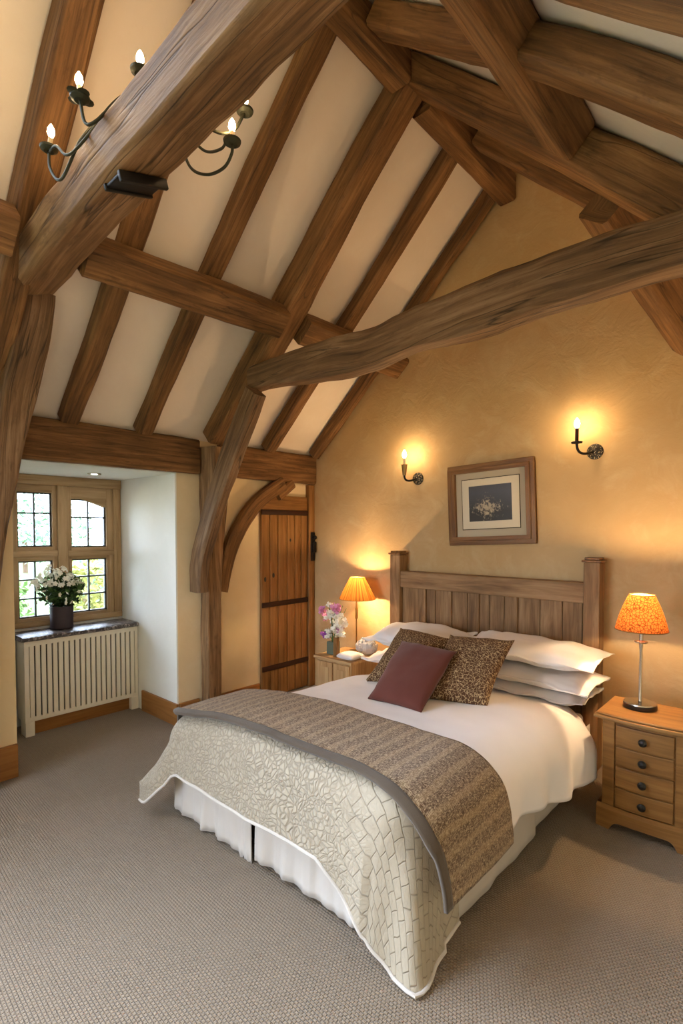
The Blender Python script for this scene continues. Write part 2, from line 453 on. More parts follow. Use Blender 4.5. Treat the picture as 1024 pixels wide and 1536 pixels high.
def timber(name, pts, w, h, side, mat, parent=None, amp=.005, ch=.014, seed=0, ends=True):
    """hewn timber: w along 'side', h along the third axis"""
    pl = [V(p) for p in pts]
    tot = sum((pl[i + 1] - pl[i]).length for i in range(len(pl) - 1))
    path = catmull(pl, max(6, int(tot / .05))); side = V(side)
    vs = []; uv = []; L = 0; n = 0; so = V((seed * 7.3, seed * 3.1, seed * 1.7))
    for j, p in enumerate(path):
        T = (path[min(j + 1, len(path) - 1)] - path[max(j - 1, 0)]).normalized()
        S = (side - T * side.dot(T)).normalized(); N = T.cross(S)
        t = j / (len(path) - 1); ww = lerpk(w, t) / 2; hh = lerpk(h, t) / 2
        if j: L += (p - path[j - 1]).length
        sec = []; c = min(ch, ww * .5, hh * .5)
        cor = [(ww, hh), (-ww, hh), (-ww, -hh), (ww, -hh)]
        for k in range(4):
            a = cor[k]; b = cor[(k + 1) % 4]
            la = V((a[0], a[1], 0)); lb = V((b[0], b[1], 0)); d = (lb - la).normalized(); ln = (lb - la).length
            for q in (c, c * .35 + ln * .1, ln * .5, ln - c * .35 - ln * .1, ln - c):
                r = la + d * q; sec.append((r.x, r.y))
        per = 0; n = len(sec)
        for i, (a, b) in enumerate(sec):
            if i: per += math.hypot(a - sec[i - 1][0], b - sec[i - 1][1])
            base = p + S * a + N * b
            o = noise.noise(base * 3.1 + so) * 1.1 + noise.noise(base * 11 + so) * .5
            rad = (S * a + N * b)
            rad = rad.normalized() if rad.length > 0 else S
            vs.append(base + rad * (o * amp)); uv.append((L + seed * 1.37, per + seed * .77))
        # duplicate first for uv seam
        vs.append(vs[-n].copy()); uv.append((L + seed * 1.37, per + c * 1.4 + seed * .77))
    m = n + 1
    fs = [(j * m + i, j * m + i + 1, (j + 1) * m + i + 1, (j + 1) * m + i) for j in range(len(path) - 1) for i in range(n)]
    if ends:
        fs.append(tuple(range(n - 1, -1, -1))); fs.append(tuple((len(path) - 1) * m + i for i in range(n)))
    o = mesh_obj(name, vs, fs, mat, parent, uv, True); sharp(o, 50)
    return o

# ------------------------------------------------------------------ camera
cam = bpy.data.cameras.new('camera'); co = bpy.data.objects.new('camera', cam); COL.objects.link(co)
cam.sensor_fit = 'AUTO'; cam.sensor_width = 36.0
cam.lens = 787.314 / 1536 * 36.0
cam.shift_y = (818.938 - 768) / 1536
cam.clip_start = .02
co.location = (3.57644, -3.5669, 1.50308)
co.rotation_euler = (math.radians(90 - 1.874), 0, math.radians(41.795))
SC.camera = co

# ------------------------------------------------------------------ room shell
K, Z0, AX = .945, 2.19, 1.95
AZ = Z0 + K * AX
RX, FY = 4.70, -5.90
def zs(x): return Z0 + K * x if x < AX else AZ - K * (x - AX)
RW, RL = -1.434, -2.53      # recess
ZH = 1.92

def struct(name, mb, mat, **kw):
    o = mb.build(name, mat, smooth=False, **kw); o['kind'] = 'structure'; return o

struct('floor', MB().box((-1.0, FY, -.1), (RX, 0, 0)), M['carpet'])
# gable wall with thickness
def prism_y(poly, y0, y1):
    n = len(poly); vs = [(x, y0, z) for x, z in poly] + [(x, y1, z) for x, z in poly]
    fs = [tuple(range(n)), tuple(range(2 * n - 1, n - 1, -1))] + [(i, i + n, (i + 1) % n + n, (i + 1) % n) for i in range(n)]
    mb = MB(); mb.add(vs, fs, [(v[0], v[2]) for v in vs]); return mb
g = [(-.1, 0), (RX + .1, 0), (RX + .1, zs(RX) + .3), (AX, AZ + .3), (-.1, Z0 + .3)]
struct('wall_back', prism_y(g, 0, .25), M['wall'])
# roof slopes
def slope(x0, x1, y0=FY, y1=0):
    mb = MB(); vs = [(x0, y0, zs(x0)), (x1, y0, zs(x1)), (x1, y1, zs(x1)), (x0, y1, zs(x0))]
    vs += [(a, b, c + .15) for a, b, c in vs]
    mb.add(vs, [(3, 2, 1, 0), (4, 5, 6, 7), (0, 1, 5, 4), (1, 2, 6, 5), (2, 3, 7, 6), (3, 0, 4, 7)], [(v[0], v[1]) for v in vs]); return mb
SKX, SKY = (.30, 1.55), (-5.55, -3.05)     # added unseen rooflight in the left slope, behind the nearest truss
c = slope(-.12, SKX[0])
for c2 in (slope(SKX[1], AX), slope(SKX[0], SKX[1], FY, SKY[0]), slope(SKX[0], SKX[1], SKY[1], 0), slope(AX, RX + .1)): c.add(c2.v, c2.f, c2.uv)
struct('ceiling', c, M['ceil'])
# left wall: thick stone, window recess, added unseen window nearer the viewer
WX = -.98
def wl(y0, y1, z0, z1, x0=WX, x1=0): return ((x0, y0, z0), (x1, y1, z1))
NW0, NW1 = -5.60, -3.30   # opening for the added near window
mb = MB()
mb.box(*wl(RW, 0, 0, Z0 + .05))
mb.box(*wl(NW1, RL, 0, Z0 + .05))
mb.box(*wl(FY, NW0, 0, Z0 + .05, -.3))
mb.box(*wl(NW0, NW1, 0, .45, -.3)); mb.box(*wl(NW0, NW1, 2.02, Z0 + .05, -.3))
mb.box(*wl(RL, RW, ZH + .015, Z0 + .05))
struct('wall_left', mb, M['wall_side'])
# pale lining of the recess: jambs, soffit, breast under the window
mb = MB()
mb.box((WX, RW - .012, 0), (-.0015, RW, ZH + .012))
mb.box((WX, RL, ZH), (-.0015, RW - .012, ZH + .015))
pts = [(-.0015, RL), (WX, RL), (WX, RL + .2)]
vs = [(x, y, 0) for x, y in pts] + [(x, y, ZH) for x, y in pts]
mb.add(vs, [(0, 1, 2), (5, 4, 3), (0, 3, 4, 1), (1, 4, 5, 2), (2, 5, 3, 0)], [(v[1], v[2]) for v in vs])
mb.box((WX, RL + .2, 0), (WX + .1, RW - .012, .74))
struct('wall_recess', mb, M['recess'])
# right wall, then wall behind the viewer with its added window opening
mb = MB()
mb.box((RX, FY, 0), (RX + .25, 0, zs(RX) + .1)); struct('wall_right', mb, M['wall_side'])
FW = [(.25, 2.05)]
mb = MB()
xs = [-.1] + [v for p in FW for v in p] + [RX + .1]
for i in range(0, len(xs), 2): mb.box((xs[i], FY - .3, 0), (xs[i + 1], FY, 2.05))
for a, b in FW: mb.box((a, FY - .3, 0), (b, FY, .75)); 
p2 = prism_y([(-.1, 2.05), (RX + .1, 2.05), (RX + .1, 2.06), (3.4, 2.9), (AX, AZ + .2), (-.1, Z0 + .2)], FY - .3, FY)
mb.add(p2.v, p2.f, p2.uv); struct('wall_front', mb, M['wall_side'])

# skirting
def skirting(name, lo, hi): 
    o = MB().box(lo, hi).build(name, M['skirt'], bevel=.006, smooth=False); o['kind'] = 'structure'; return o
skirting('baseboard_left', (.001, -1.08, 0), (.022, -.655, .155))
skirting('baseboard_left', (.001, RW, 0), (.024, -1.262, .17))
skirting('baseboard_left', (-.52, RW - .034, 0), (.024, RW - .0125, .17))
skirting('baseboard_left', (.001, -3.7, 0), (.03, RL - .002, .2))

# ------------------------------------------------------------------ roof and wall timbers
W0 = 'beam'
def beam(name, pts, w, h, side, label, mat='oak', group=None, cat='beam', **kw):
    o = timber(name, pts, w, h, side, M[mat], **kw); tag(o, label, cat, group, 'thing'); return o
Yd = (0, 1, 0)
# wall plates
beam('wall_plate', [(.041, -1.072, 2.055), (.041, -.008, 2.055)], .066, .262, (1, 0, 0), 'oak wall plate running over the plank door to the gable wall', seed=1, cat='wall plate')
beam('wall_plate', [(.041, -2.50, 2.055), (.041, -1.275, 2.055)], .066, .262, (1, 0, 0), 'long oak wall plate over the window recess', seed=2, cat='wall plate')
# posts
beam('wall_post', [(.062, -1.178, 0), (.062, -1.178, 1.0), (.12, -1.172, 2.13)], [.14, .14, .165], [.095, .10, .21], Yd, 'upright oak post between the window recess and the plank door', 'oak_hewn', seed=3, cat='post', amp=.008)
# arch brace of the middle truss
beam('arch_brace', [(.085, -1.30, 1.02), (.105, -1.30, 1.27), (.275, -1.30, 1.62), (.475, -1.295, 1.98), (.65, -1.29, 2.26), (.765, -1.29, 2.43)],
     .10, [.125, .155, .165, .165, .16, .15], Yd, 'weathered grey arch brace curving from the post up to the wavy tie beam', 'oak_grey', seed=4, cat='brace', amp=.008, ch=.02)
# wind brace on wall
beam('wind_brace', [(.06, -1.085, 1.0), (.06, -1.035, 1.22), (.06, -.93, 1.46), (.06, -.72, 1.72), (.06, -.42, 1.91)], [.075] * 3, [.10, .11, .12, .12, .12], (1, 0, 0),
     'slim curved brace arching from the post to the plate above the door', 'oak', seed=5, cat='brace')
beam('door_head_brace', [(.05, -.47, 1.79), (.05, -.30, 1.915)], .06, .09, (1, 0, 0), 'short stub of timber slanting above the door top', seed=6, cat='brace')
# principal rafters of the middle truss
def up(x, d): return zs(x) - d
beam('principal_rafter', [(.14, -1.185, up(.14, .125)), (.5, -1.185, up(.5, .155)), (1.0, -1.185, up(1.0, .155)), (1.5, -1.185, up(1.5, .13)), (1.925, -1.185, up(1.925, .14))], .17, [.14, .19, .20, .16, .15], Yd,
     'heavy left principal rafter of the middle truss rising from the post', seed=7, cat='rafter')
beam('principal_rafter', [(1.96, -1.185, up(1.96, .12)), (2.8, -1.185, up(2.8, .12)), (3.65, -1.185, up(3.65, .14))], .18, [.13, .15, .18], Yd,
     'thick right principal rafter descending from the ridge past the wavy tie beam', seed=8, cat='rafter')
# wavy collar of the middle truss
beam('tie_beam', [(.70, -1.235, 2.53), (1.0, -1.235, 2.53), (1.45, -1.235, 2.515), (1.72, -1.235, 2.505), (2.0, -1.235, 2.535), (2.33, -1.235, 2.54), (2.8, -1.235, 2.565), (3.34, -1.235, 2.56)],
     [.15, .15, .16, .15, .15, .16, .16, .16], [.14, .18, .22, .21, .19, .235, .21, .2], Yd, 'wavy cracked tie beam crossing in front of the gable wall', 'oak_grey', seed=9, cat='tie beam', amp=.010, ch=.025)
# near truss
ty = lambda x: 2.885 + (x - 1.65) * .055
tb = [(.50, -2.615), (1.1, -2.615), (1.65, -2.615), (2.2, -2.615), (2.98, -2.615)]
beam('tie_beam', [(x, y, ty(x) - .02 - .055 * max(0, (1.4 - x) / .9)) for x, y in tb], .225, [.16, .17, .165, .16, .15], (0, 1, .30), 'massive dark tie beam nearest the viewer with the iron candle chandelier on it', 'oak_hewn', seed=10, cat='tie beam', amp=.009, ch=.022)
beam('principal_rafter', [(.10, -2.71, up(.10, .118)), (1.0, -2.71, up(1.0, .118)), (1.84, -2.71, up(1.84, .118))], .13, .15, Yd, 'left principal rafter behind the chandelier candles', seed=11, cat='rafter')
beam('principal_rafter', [(2.03, -2.42, up(2.03, .14)), (3.0, -2.42, up(3.0, .15)), (4.5, -2.42, up(4.5, .15))], .17, .13, Yd, 'dark principal rafter across the top right corner of the roof', seed=12, cat='rafter')
beam('cruck_post', [(.075, -2.76, 0), (.075, -2.74, .7), (.085, -2.70, 1.3), (.10, -2.63, 1.75), (.19, -2.60, 2.08), (.385, -2.585, 2.40), (.53, -2.575, 2.64), (.56, -2.575, 2.73)], [.14] * 2 + [.15, .16, .17, .17, .17], [.11, .12, .13, .17, .19, .17, .17], Yd,
     'curved cruck post at the frame edge carrying the nearest tie beam', 'oak_grey', seed=13, cat='post', amp=.007)
# common rafters (left slope)
for i, (y, x1, lab) in enumerate([(-2.24, 1.86, 'common rafter over the left side of the window recess'), (-1.75, 1.86, 'common rafter next left of the heavy post-borne rafter'), (-.60, 1.86, 'common rafter above the plank door, passing behind the wavy tie beam'), (-.055, 1.86, 'thin end rafter lying against the gable wall')]):
    w = .085 if i == 3 else .115
    pts = [(x, y + (.01 * math.sin(i * 2 + x * 3)), up(x, .084)) for x in (.09, .6, 1.2, x1)]
    beam('common_rafter', pts, w, .10, Yd, lab, group='left slope rafters', seed=14 + i, cat='rafter')
def sm_(a, b, x): t = max(0, min(1, (x - a) / (b - a))); return t
# common rafters (right slope)
for i, (y, w, lab) in enumerate([(-1.83, .13, 'right slope rafter between the thick principal and the top corner beam'), (-.60, .12, 'right slope rafter closest to the gable wall')]):
    beam('common_rafter', [(x, y + (.26 * (1 - sm_(2.0, 2.95, x)) if i == 0 else 0), up(x, .092)) for x in (2.05, 2.5, 2.95, 3.6, 4.6)], w, .11, Yd, lab, group='right slope rafters', seed=24 + i, cat='rafter')
# ridge
beam('ridge_beam', [(AX - .01, -2.9, 3.866), (AX - .01, -1.28, 3.866)], .13, .165, (1, 0, 0), 'ridge beam from the top of the frame to the middle truss', seed=27, cat='ridge beam')
beam('ridge_beam', [(AX - .01, -1.08, 3.86), (AX, -.012, 3.86)], .125, .18, (1, 0, 0), 'short ridge beam between the middle truss and the gable wall', seed=28, cat='ridge beam')
# purlins
sl = V((1, 0, K)).normalized(); sr = V((1, 0, -K)).normalized()
beam('purlin', [(1.00, -1.095, 2.845), (1.02, -.006, 2.845)], .18, .14, sl, 'short left purlin with its cut end by the gable wall', seed=30, cat='purlin')
beam('purlin', [(.965, -2.49, 2.815), (1.00, -1.275, 2.84)], .18, .14, sl, 'left purlin between the nearest tie beam and the post-borne rafter', seed=31, cat='purlin')
beam('purlin', [(.955, -4.2, 2.80), (.955, -2.785, 2.80)], .18, .14, sl, 'left purlin running out of frame at the left edge', seed=32, cat='purlin')
beam('purlin', [(2.80, -2.32, zs(2.80) - .107), (2.79, -1.285, zs(2.79) - .107)], .17, .15, sr, 'right purlin ending on the thick right principal rafter', seed=33, cat='purlin')
beam('purlin', [(2.87, -1.045, 2.93), (3.07, -.006, 2.54)], .19, .16, sr, 'right purlin passing behind the wavy tie beam to the gable wall', seed=34, cat='purlin')

# iron bracket under near tie beam
mb = MB()
bx, by = 1.70, -2.615; bz = ty(bx) - .02
R_ = Matrix.Rotation(math.atan(.30), 3, 'X')
def bl(a, b, c_): return V((bx, by, bz)) + R_ @ V((a, b, c_))
def obox(mb, lo, hi):
    t = MB().box(lo, hi); mb.add([bl(*v) for v in t.v], t.f, t.uv)
obox(mb, (-.055, -.105, -.106), (.055, .075, -.094)); obox(mb, (.045, -.11, -.126), (.062, .08, -.09)); obox(mb, (-.062, -.11, -.114), (-.047, .08, -.09))
o = mb.build('iron_bracket', M['iron'], bevel=.003); tag(o, 'black iron bracket plate under the nearest tie beam', 'bracket')

# ------------------------------------------------------------------ door
d = thing('door_1', (.0, -.36, 0), 'plank door with three iron strap hinges in the corner', 'door', kind='structure')
mb = MB()
ys = [-.640, -.545, -.45, -.34, -.245, -.165, -.085]
for i in range(6): mb.box((.002, ys[i] + .003, .012), (.03, ys[i + 1] - .003, 1.635), vert=2)
mb.box((.002, -.638, 1.66), (.03, -.085, 1.80))
mb.box((.002, -.64, .02), (.02, -.085, 1.79))
mb.build('door_planks', M['door'], d, bevel=.004)
for z in (1.648, .835, .27):
    MB().box((.03, -.642, z - .022), (.042, -.083, z + .022)).build('strap_hinge', M['strap'], d, bevel=.003)
mb = MB()
for (y, z, s) in ((-.60, 1.06, 1), (-.505, 1.09, 1), (-.30, 1.40, .7)): mb.lathe([(.0005, 0), (.013 * s, 0), (.012 * s, .004), (.0005, .006)], (.029, y, z), 10, 'x', cap=False, sy=1.8)
mb.build('plank_knot', M['black'], d)
MB().box((.002, -.080, 0), (.05, -.003, 1.915)).build('door_post', M['door'], d, bevel=.006)
mb = MB().box((.05, -.062, 1.20), (.062, -.012, 1.47)); mb.box((.062, -.055, 1.28), (.085, -.015, 1.38)); mb.lathe([(.02, 0), (.022, .02), (.014, .035)], (.062, -.034, 1.42), 12, 'x')
mb.build('door_latch', M['iron'], d, bevel=.004)

# ------------------------------------------------------------------ window in the recess
def window_unit(name, X, y0, y1, z0, z1, panes, label, depth=.075, arch=None):
    w = thing(name, (X, (y0 + y1) / 2, z0), label, 'window', kind='structure')
    mb = MB(); x0, x1 = X, X + depth
    ycuts = sorted({y0, y1, *[p[0] for p in panes], *[p[1] for p in panes]})
    # columns: build solid pieces around the panes column by column
    cols = sorted({(p[0], p[1]) for p in panes})
    yy = y0
    for a, b in cols:
        mb.box((x0, yy, z0), (x1, a, z1)); 
        zz = z0
        for p in sorted([p for p in panes if (p[0], p[1]) == (a, b)], key=lambda p: p[2]):
            mb.box((x0, a, zz), (x1, b, p[2]), vert=1); zz = p[3]
        mb.box((x0, a, zz), (x1, b, z1), vert=1); yy = b
    mb.box((x0, yy, z0), (x1, y1, z1))
    fr = mb.build('window_frame', M['window'], w, smooth=False)
    return w
PN = [(-2.240, -1.995, .815, 1.255, 3), (-2.240, -1.995, 1.362, 1.785, 2), (-1.852, -1.568, .815, 1.255, 3), (-1.852, -1.568, 1.352, 1.745, 2)]
WINX = -.965
win = window_unit('window_1', WINX, -2.32, RW - .014, .745, 1.919, PN, 'oak casement window in the deep recess')
# moulded face: mullion, transom, hood
mb = MB()
mb.box((WINX + .075, -1.962, .78), (WINX + .095, -1.886, 1.86)); mb.box((WINX + .075, -2.30, 1.285), (WINX + .092, -1.962, 1.335)); mb.box((WINX + .075, -1.886, 1.28), (WINX + .092, -1.50, 1.328))
mb.box((WINX + .075, -2.32, 1.845), (WINX + .105, RW - .016, 1.919)); mb.box((WINX + .075, -1.515, .78), (WINX + .095, RW - .016, 1.845)); mb.box((WINX + .075, -2.32, .745), (WINX + .10, RW - .016, .79))
mb.build('window_moulding', M['window'], win, bevel=.005)
# segmental spandrel closing the right upper light
sp = []; n = 10
a, b = -1.852, -1.568
vs = []; 
for i in range(n + 1):
    t = i / n; y = a + (b - a) * t; z = 1.757 - .075 * t ** 1.5
    vs += [(WINX + .01, y, 1.80), (WINX + .01, y, z), (WINX + .07, y, 1.80), (WINX + .07, y, z)]
fs = []
for i in range(n):
    k = i * 4; fs += [(k + 2, k + 3, k + 7, k + 6), (k, k + 4, k + 5, k + 1), (k + 1, k + 5, k + 7, k + 3)]
mb = MB(); mb.add(vs, fs, [(v[1], v[2]) for v in vs]); mb.build('arched_head', M['window'], win, smooth=False)
for (a, b, c0, c1, rows) in PN:
    s = MB(); t_ = .011; xx = WINX + .03
    s.box((xx, a, c0), (xx + .022, a + t_, c1)); s.box((xx, b - t_, c0), (xx + .022, b, c1)); s.box((xx, a, c0), (xx + .022, b, c0 + t_)); s.box((xx, a, c1 - t_), (xx + .022, b, c1))
    m_ = (a + b) / 2; s.box((xx, m_ - .006, c0), (xx + .022, m_ + .006, c1))
    for r in range(1, rows):
        z = c0 + (c1 - c0) * (r / rows if rows == 3 else .62); s.box((xx, a, z - .006), (xx + .022, b, z + .006))
    cs = s.build('casement_bars', M['bar'], win, smooth=False)
    MB().box((xx + .008, a + .002, c0 + .002), (xx + .012, b - .002, c1 - .002)).build('window_pane', M['glass'], cs, smooth=False)
# added unseen windows for daylight: near left wall and the wall behind the viewer
def simple_window(name, axis, pos, a, b, z0, z1, label):
    w = thing(name, (pos, (a + b) / 2, z0) if axis == 'x' else ((a + b) / 2, pos, z0), label, 'window', kind='structure')
    mb = MB(); gl = MB(); t_ = .06
    def bb(m, u0, u1, za, zb, d0=-.03, d1=.03):
        m.box((pos + d0, u0, za), (pos + d1, u1, zb)) if axis == 'x' else m.box((u0, pos + d0, za), (u1, pos + d1, zb))
    bb(mb, a, a + t_, z0, z1); bb(mb, b - t_, b, z0, z1); bb(mb, a, b, z0, z0 + t_); bb(mb, a, b, z1 - t_, z1)
    bb(mb, (a + b) / 2 - .03, (a + b) / 2 + .03, z0, z1); bb(mb, a, b, (z0 + z1) / 2 - .02, (z0 + z1) / 2 + .02)
    bb(gl, a + .01, b - .01, z0 + .01, z1 - .01, -.003, .003)
    mb.build('window_frame', M['window'], w, smooth=False); gl.build('window_pane', M['glass'], w, smooth=False)
simple_window('added_window_2', 'x', -.2, NW0, NW1, .45, 2.02, 'added unseen oak window in the near part of the left wall')
simple_window('added_window_3', 'y', FY - .2, FW[0][0], FW[0][1], .75, 2.05, 'added unseen oak window in the wall behind the viewer')
w4 = thing('added_rooflight', (.9, (SKY[0] + SKY[1]) / 2, zs(.9)), 'added unseen oak rooflight in the left slope behind the nearest tie beam', 'window', kind='structure')  # unseen rooflight added to bring daylight down onto the bed
def on_slope(mb, x0, x1, y0, y1, d0, d1):
    vs = [(x, y, zs(x) + d) for d in (d0, d1) for x, y in ((x0, y0), (x1, y0), (x1, y1), (x0, y1))]
    mb.add(vs, [(3, 2, 1, 0), (4, 5, 6, 7), (0, 1, 5, 4), (1, 2, 6, 5), (2, 3, 7, 6), (3, 0, 4, 7)], [(v[1], v[0]) for v in vs])
mb = MB()
for k in range(4): y = SKY[0] + (SKY[1] - SKY[0] - .05) * k / 3; on_slope(mb, SKX[0], SKX[1], y, y + .05, .03, .09)
for x in (SKX[0], SKX[1] - .05): on_slope(mb, x, x + .05, SKY[0], SKY[1], .03, .09)
mb.build('window_frame', M['window'], w4, smooth=False)
mb = MB(); on_slope(mb, SKX[0] + .01, SKX[1] - .01, SKY[0] + .01, SKY[1] - .01, .058, .063); mb.build('window_pane', M['glass'], w4, smooth=False)

# downlight
dl = thing('recessed_downlight', (-.45, -1.85, ZH), 'small round recessed downlight in the soffit of the window recess', 'downlight')
MB().lathe([(.030, -.001), (.048, -.001), (.048, -.008), (.034, -.010), (.030, -.006)], (-.45, -1.85, ZH), 24, cap=False).build('trim_ring', M['chrome'], dl)
MB().lathe([(.0005, -.003), (.034, -.003), (.034, -.006), (.0005, -.006)], (-.45, -1.85, ZH), 24, cap=False).build('lens', M['spot'], dl)

# ------------------------------------------------------------------ radiator cover
RFX = -.60
rc = thing('radiator_cover', (RFX - .1, -1.88, 0), 'cream slatted radiator cover under the window', 'radiator cover')
y0, y1, zb, zt = -2.30, -1.452, .105, .690
mb = MB().box((RFX - .16, y0, zb), (RFX, y0 + .03, zt)).box((RFX - .16, y1 - .025, zb), (RFX, y1, zt)).box((RFX - .02, y0 + .03, zt - .035), (RFX, y1 - .025, zt)).box((RFX - .02, y0 + .03, zb), (RFX, y1 - .025, zb + .03))
mb.build('casing', M['cream_paint'], rc, smooth=False, bevel=.003)
ns = 20; mb = MB(); pitch = (y1 - .025 - y0 - .03) / ns
for i in range(ns): mb.box((RFX - .018, y0 + .03 + pitch * (i + .14), zb + .02), (RFX - .002, y0 + .03 + pitch * (i + .86), zt - .03))
mb.build('slats', M['cream_paint'], rc, smooth=False)
MB().box((RFX - .12, y0 + .032, zb + .01), (RFX - .05, y1 - .028, zt - .02)).build('gap_shade_panel', M['gap'], rc, smooth=False)  # dark panel paints the shade seen between and below the slats
for a in (y0, y1 - .06): MB().box((RFX - .1, a, 0), (RFX + .004, a + .06, zb)).build('foot', M['cream_paint'], rc, smooth=False, bevel=.003)
MB().box((RFX - .06, y0 + .06, 0), (RFX - .04, y1 - .06, zb)).build('plinth_board', M['skirt'], rc, smooth=False)
# stone shelf with rough front edge
nx, ny = 6, 40; vs = []; fs = []
for j in range(ny + 1):
    y = -2.318 + (y1 + .0 - (-2.318)) * j / ny
    for (x, z) in ((WINX + .11, .692), (RFX + .012, .692), (RFX + .026, .703), (RFX + .024, .722), (RFX + .005, .728), (WINX + .11, .728)):
        e = .006 * noise.noise(V((x * 5, y * 22, z * 40))) if x > RFX - .05 else 0
        vs.append((x + e, y, z + e * .4))
for j in range(ny):
    for k in range(6): a = j * 6 + k; b = j * 6 + (k + 1) % 6; fs.append((a, a + 6, b + 6, b))
fs += [tuple(range(6)), tuple(ny * 6 + i for i in range(5, -1, -1))]
mb = MB(); mb.add(vs, fs, [(v[1], v[0]) for v in vs]); mb.build('stone_shelf', M['marble'], rc, smooth=False)

# ------------------------------------------------------------------ plants
def leaf_cloud(mb, c, rad, n, size, rnd, up_=.3, flat=1.0):
    for _ in range(n):
        while True:
            p = V((rnd.uniform(-1, 1), rnd.uniform(-1, 1), rnd.uniform(-1, 1)))
            if .25 < p.length < 1: break
        p = V((p.x * rad[0], p.y * rad[1], p.z * rad[2])) + V(c)
        s = size * rnd.uniform(.6, 1.3)
        d = V((rnd.uniform(-1, 1), rnd.uniform(-1, 1), rnd.uniform(-.6, 1))).normalized(); sd = d.orthogonal().normalized()
        sd = Matrix.Rotation(rnd.uniform(0, 6.28), 3, d) @ sd; nn = d.cross(sd)
        mb.add([p, p + d * s * .5 + sd * s * .28 + nn * s * .06, p + d * s, p + d * s * .5 - sd * s * .28 + nn * s * .06], [(0, 1, 2, 3)], [(0, 0), (1, 0), (1, 1), (0, 1)])
def blossom(mb, c, r, rnd, k=5):
    c = V(c); d = V((rnd.uniform(-1, 1), rnd.uniform(-1, 1), rnd.uniform(-.2, 1))).normalized(); s = d.orthogonal().normalized()
    for i in range(k):
        a = Matrix.Rotation(2 * PI * i / k, 3, d) @ s; b = d.cross(a)
        mb.add([c, c + a * r * .6 + b * r * .4 + d * r * .25, c + a * r + d * r * .15, c + a * r * .6 - b * r * .4 + d * r * .25], [(0, 1, 2, 3)], [(0, 0), (1, 0), (1, 1), (0, 1)])
rnd = random.Random(3)
PX, PY, PZ = -.76, -1.985, .7295
pp = thing('potted_plant', (PX, PY, PZ), 'white-flowering bushy plant in a dark pot on the window shelf', 'plant')
MB().lathe([(.0005, 0), (.072, 0), (.080, .01), (.084, .175), (.081, .177), (.077, .165), (.0005, .16)], (PX, PY, PZ), 28, cap=False).build('pot', M['pot'], pp)
mb = MB()
for i in range(14):
    a = rnd.uniform(0, 6.28); r = rnd.uniform(.02, .13); mb.tube([(PX, PY, PZ + .17), (PX + r * .4 * math.cos(a), PY + r * .4 * math.sin(a), PZ + .26), (PX + r * math.cos(a), PY + r * math.sin(a), PZ + rnd.uniform(.32, .44))], .003, 5)
mb.build('stems', M['leaf_dark'], pp)
mb = MB(); leaf_cloud(mb, (PX, PY, PZ + .285), (.135, .15, .125), 620, .042, rnd); mb.build('foliage', M['leaf_dark'], pp, smooth=False)
mb = MB(); leaf_cloud(mb, (PX + .02, PY, PZ + .31), (.135, .155, .12), 300, .038, rnd); mb.build('young_leaves', M['leaf'], pp, smooth=False)
mb = MB()
for i in range(120):
    a = rnd.uniform(0, 6.28); q = rnd.uniform(0, 1) ** .5; h = rnd.uniform(0, 1)
    blossom(mb, (PX + .15 * q * math.cos(a) + .02, PY - .02 + .17 * q * math.sin(a) - .03 * h, PZ + .32 + .15 * (1 - q * q) * h + .03), .021, rnd)
for i in range(26): a = rnd.uniform(0, 6.28); blossom(mb, (PX + .155 * math.cos(a), PY + .165 * math.sin(a), PZ + rnd.uniform(.2, .36)), .02, rnd)
mb.build('white_blossoms', M['petal_white'], pp, smooth=False)

# garden outside the recess window
gy = thing('garden_ground', (-8, -1, -.3), 'pale lawn and paving outside the window', 'ground', kind='structure')
MB().box((-40, -40, -.5), (40, 40, -.35)).build('lawn', M['lawn'], gy, smooth=False)
MB().box((-4.2, -6, -.35), (-1.4, 3.5, -.33)).build('patio', M['patio'], gy, smooth=False)
SH = [(-3.2, -1.85, 1.12, .40, 'garden_green', 'green garden shrub just outside the left lower panes'), (-3.4, -.72, 1.18, .42, 'garden_yellow', 'yellow-green garden shrub outside the right lower panes'),
      (-5.2, .05, 1.30, .55, 'garden_teal', 'grey-green shrub behind the yellow one outside'), (-5.3, -1.45, 1.30, .60, 'garden_green', 'taller green shrub further out in the garden'), (-4.6, 1.45, 1.3, .5, 'garden_green', 'green shrub at the far side of the garden view')]
for i, (x, y, top, r, mt, lab) in enumerate(SH):
    e = thing('garden_shrub', (x, y, -.34), lab, 'shrub', 'garden shrubs')
    mb = MB(); h = (top + .34) / 2; leaf_cloud(mb, (x, y, -.34 + h), (r * .8, r, h), 1300, .11, rnd); mb.build('foliage', M[mt], e, smooth=False)
    MB().tube([(x, y, -.34), (x + .03, y, h)], .03, 7).build('trunk', M['bark'], e)
e = thing('garden_tree', (-21, 4.0, -.34), 'pale distant garden tree seen through the upper left panes', 'tree')
mb = MB(); leaf_cloud(mb, (-21, 4.0, 1.5), (2.2, 2.8, 1.5), 1700, .26, rnd); mb.build('foliage', M['garden_teal'], e, smooth=False)
MB().tube([(-21, 4.0, -.34), (-21, 4.0, 1.0)], .10, 8).build('trunk', M['bark'], e)

# ------------------------------------------------------------------ bed
XL, XR, YF = 1.04, 2.60, -2.10
bed = thing('bed', ((XL + XR) / 2, -1.1, 0), 'double bed with a tall panelled wooden headboard', 'bed')
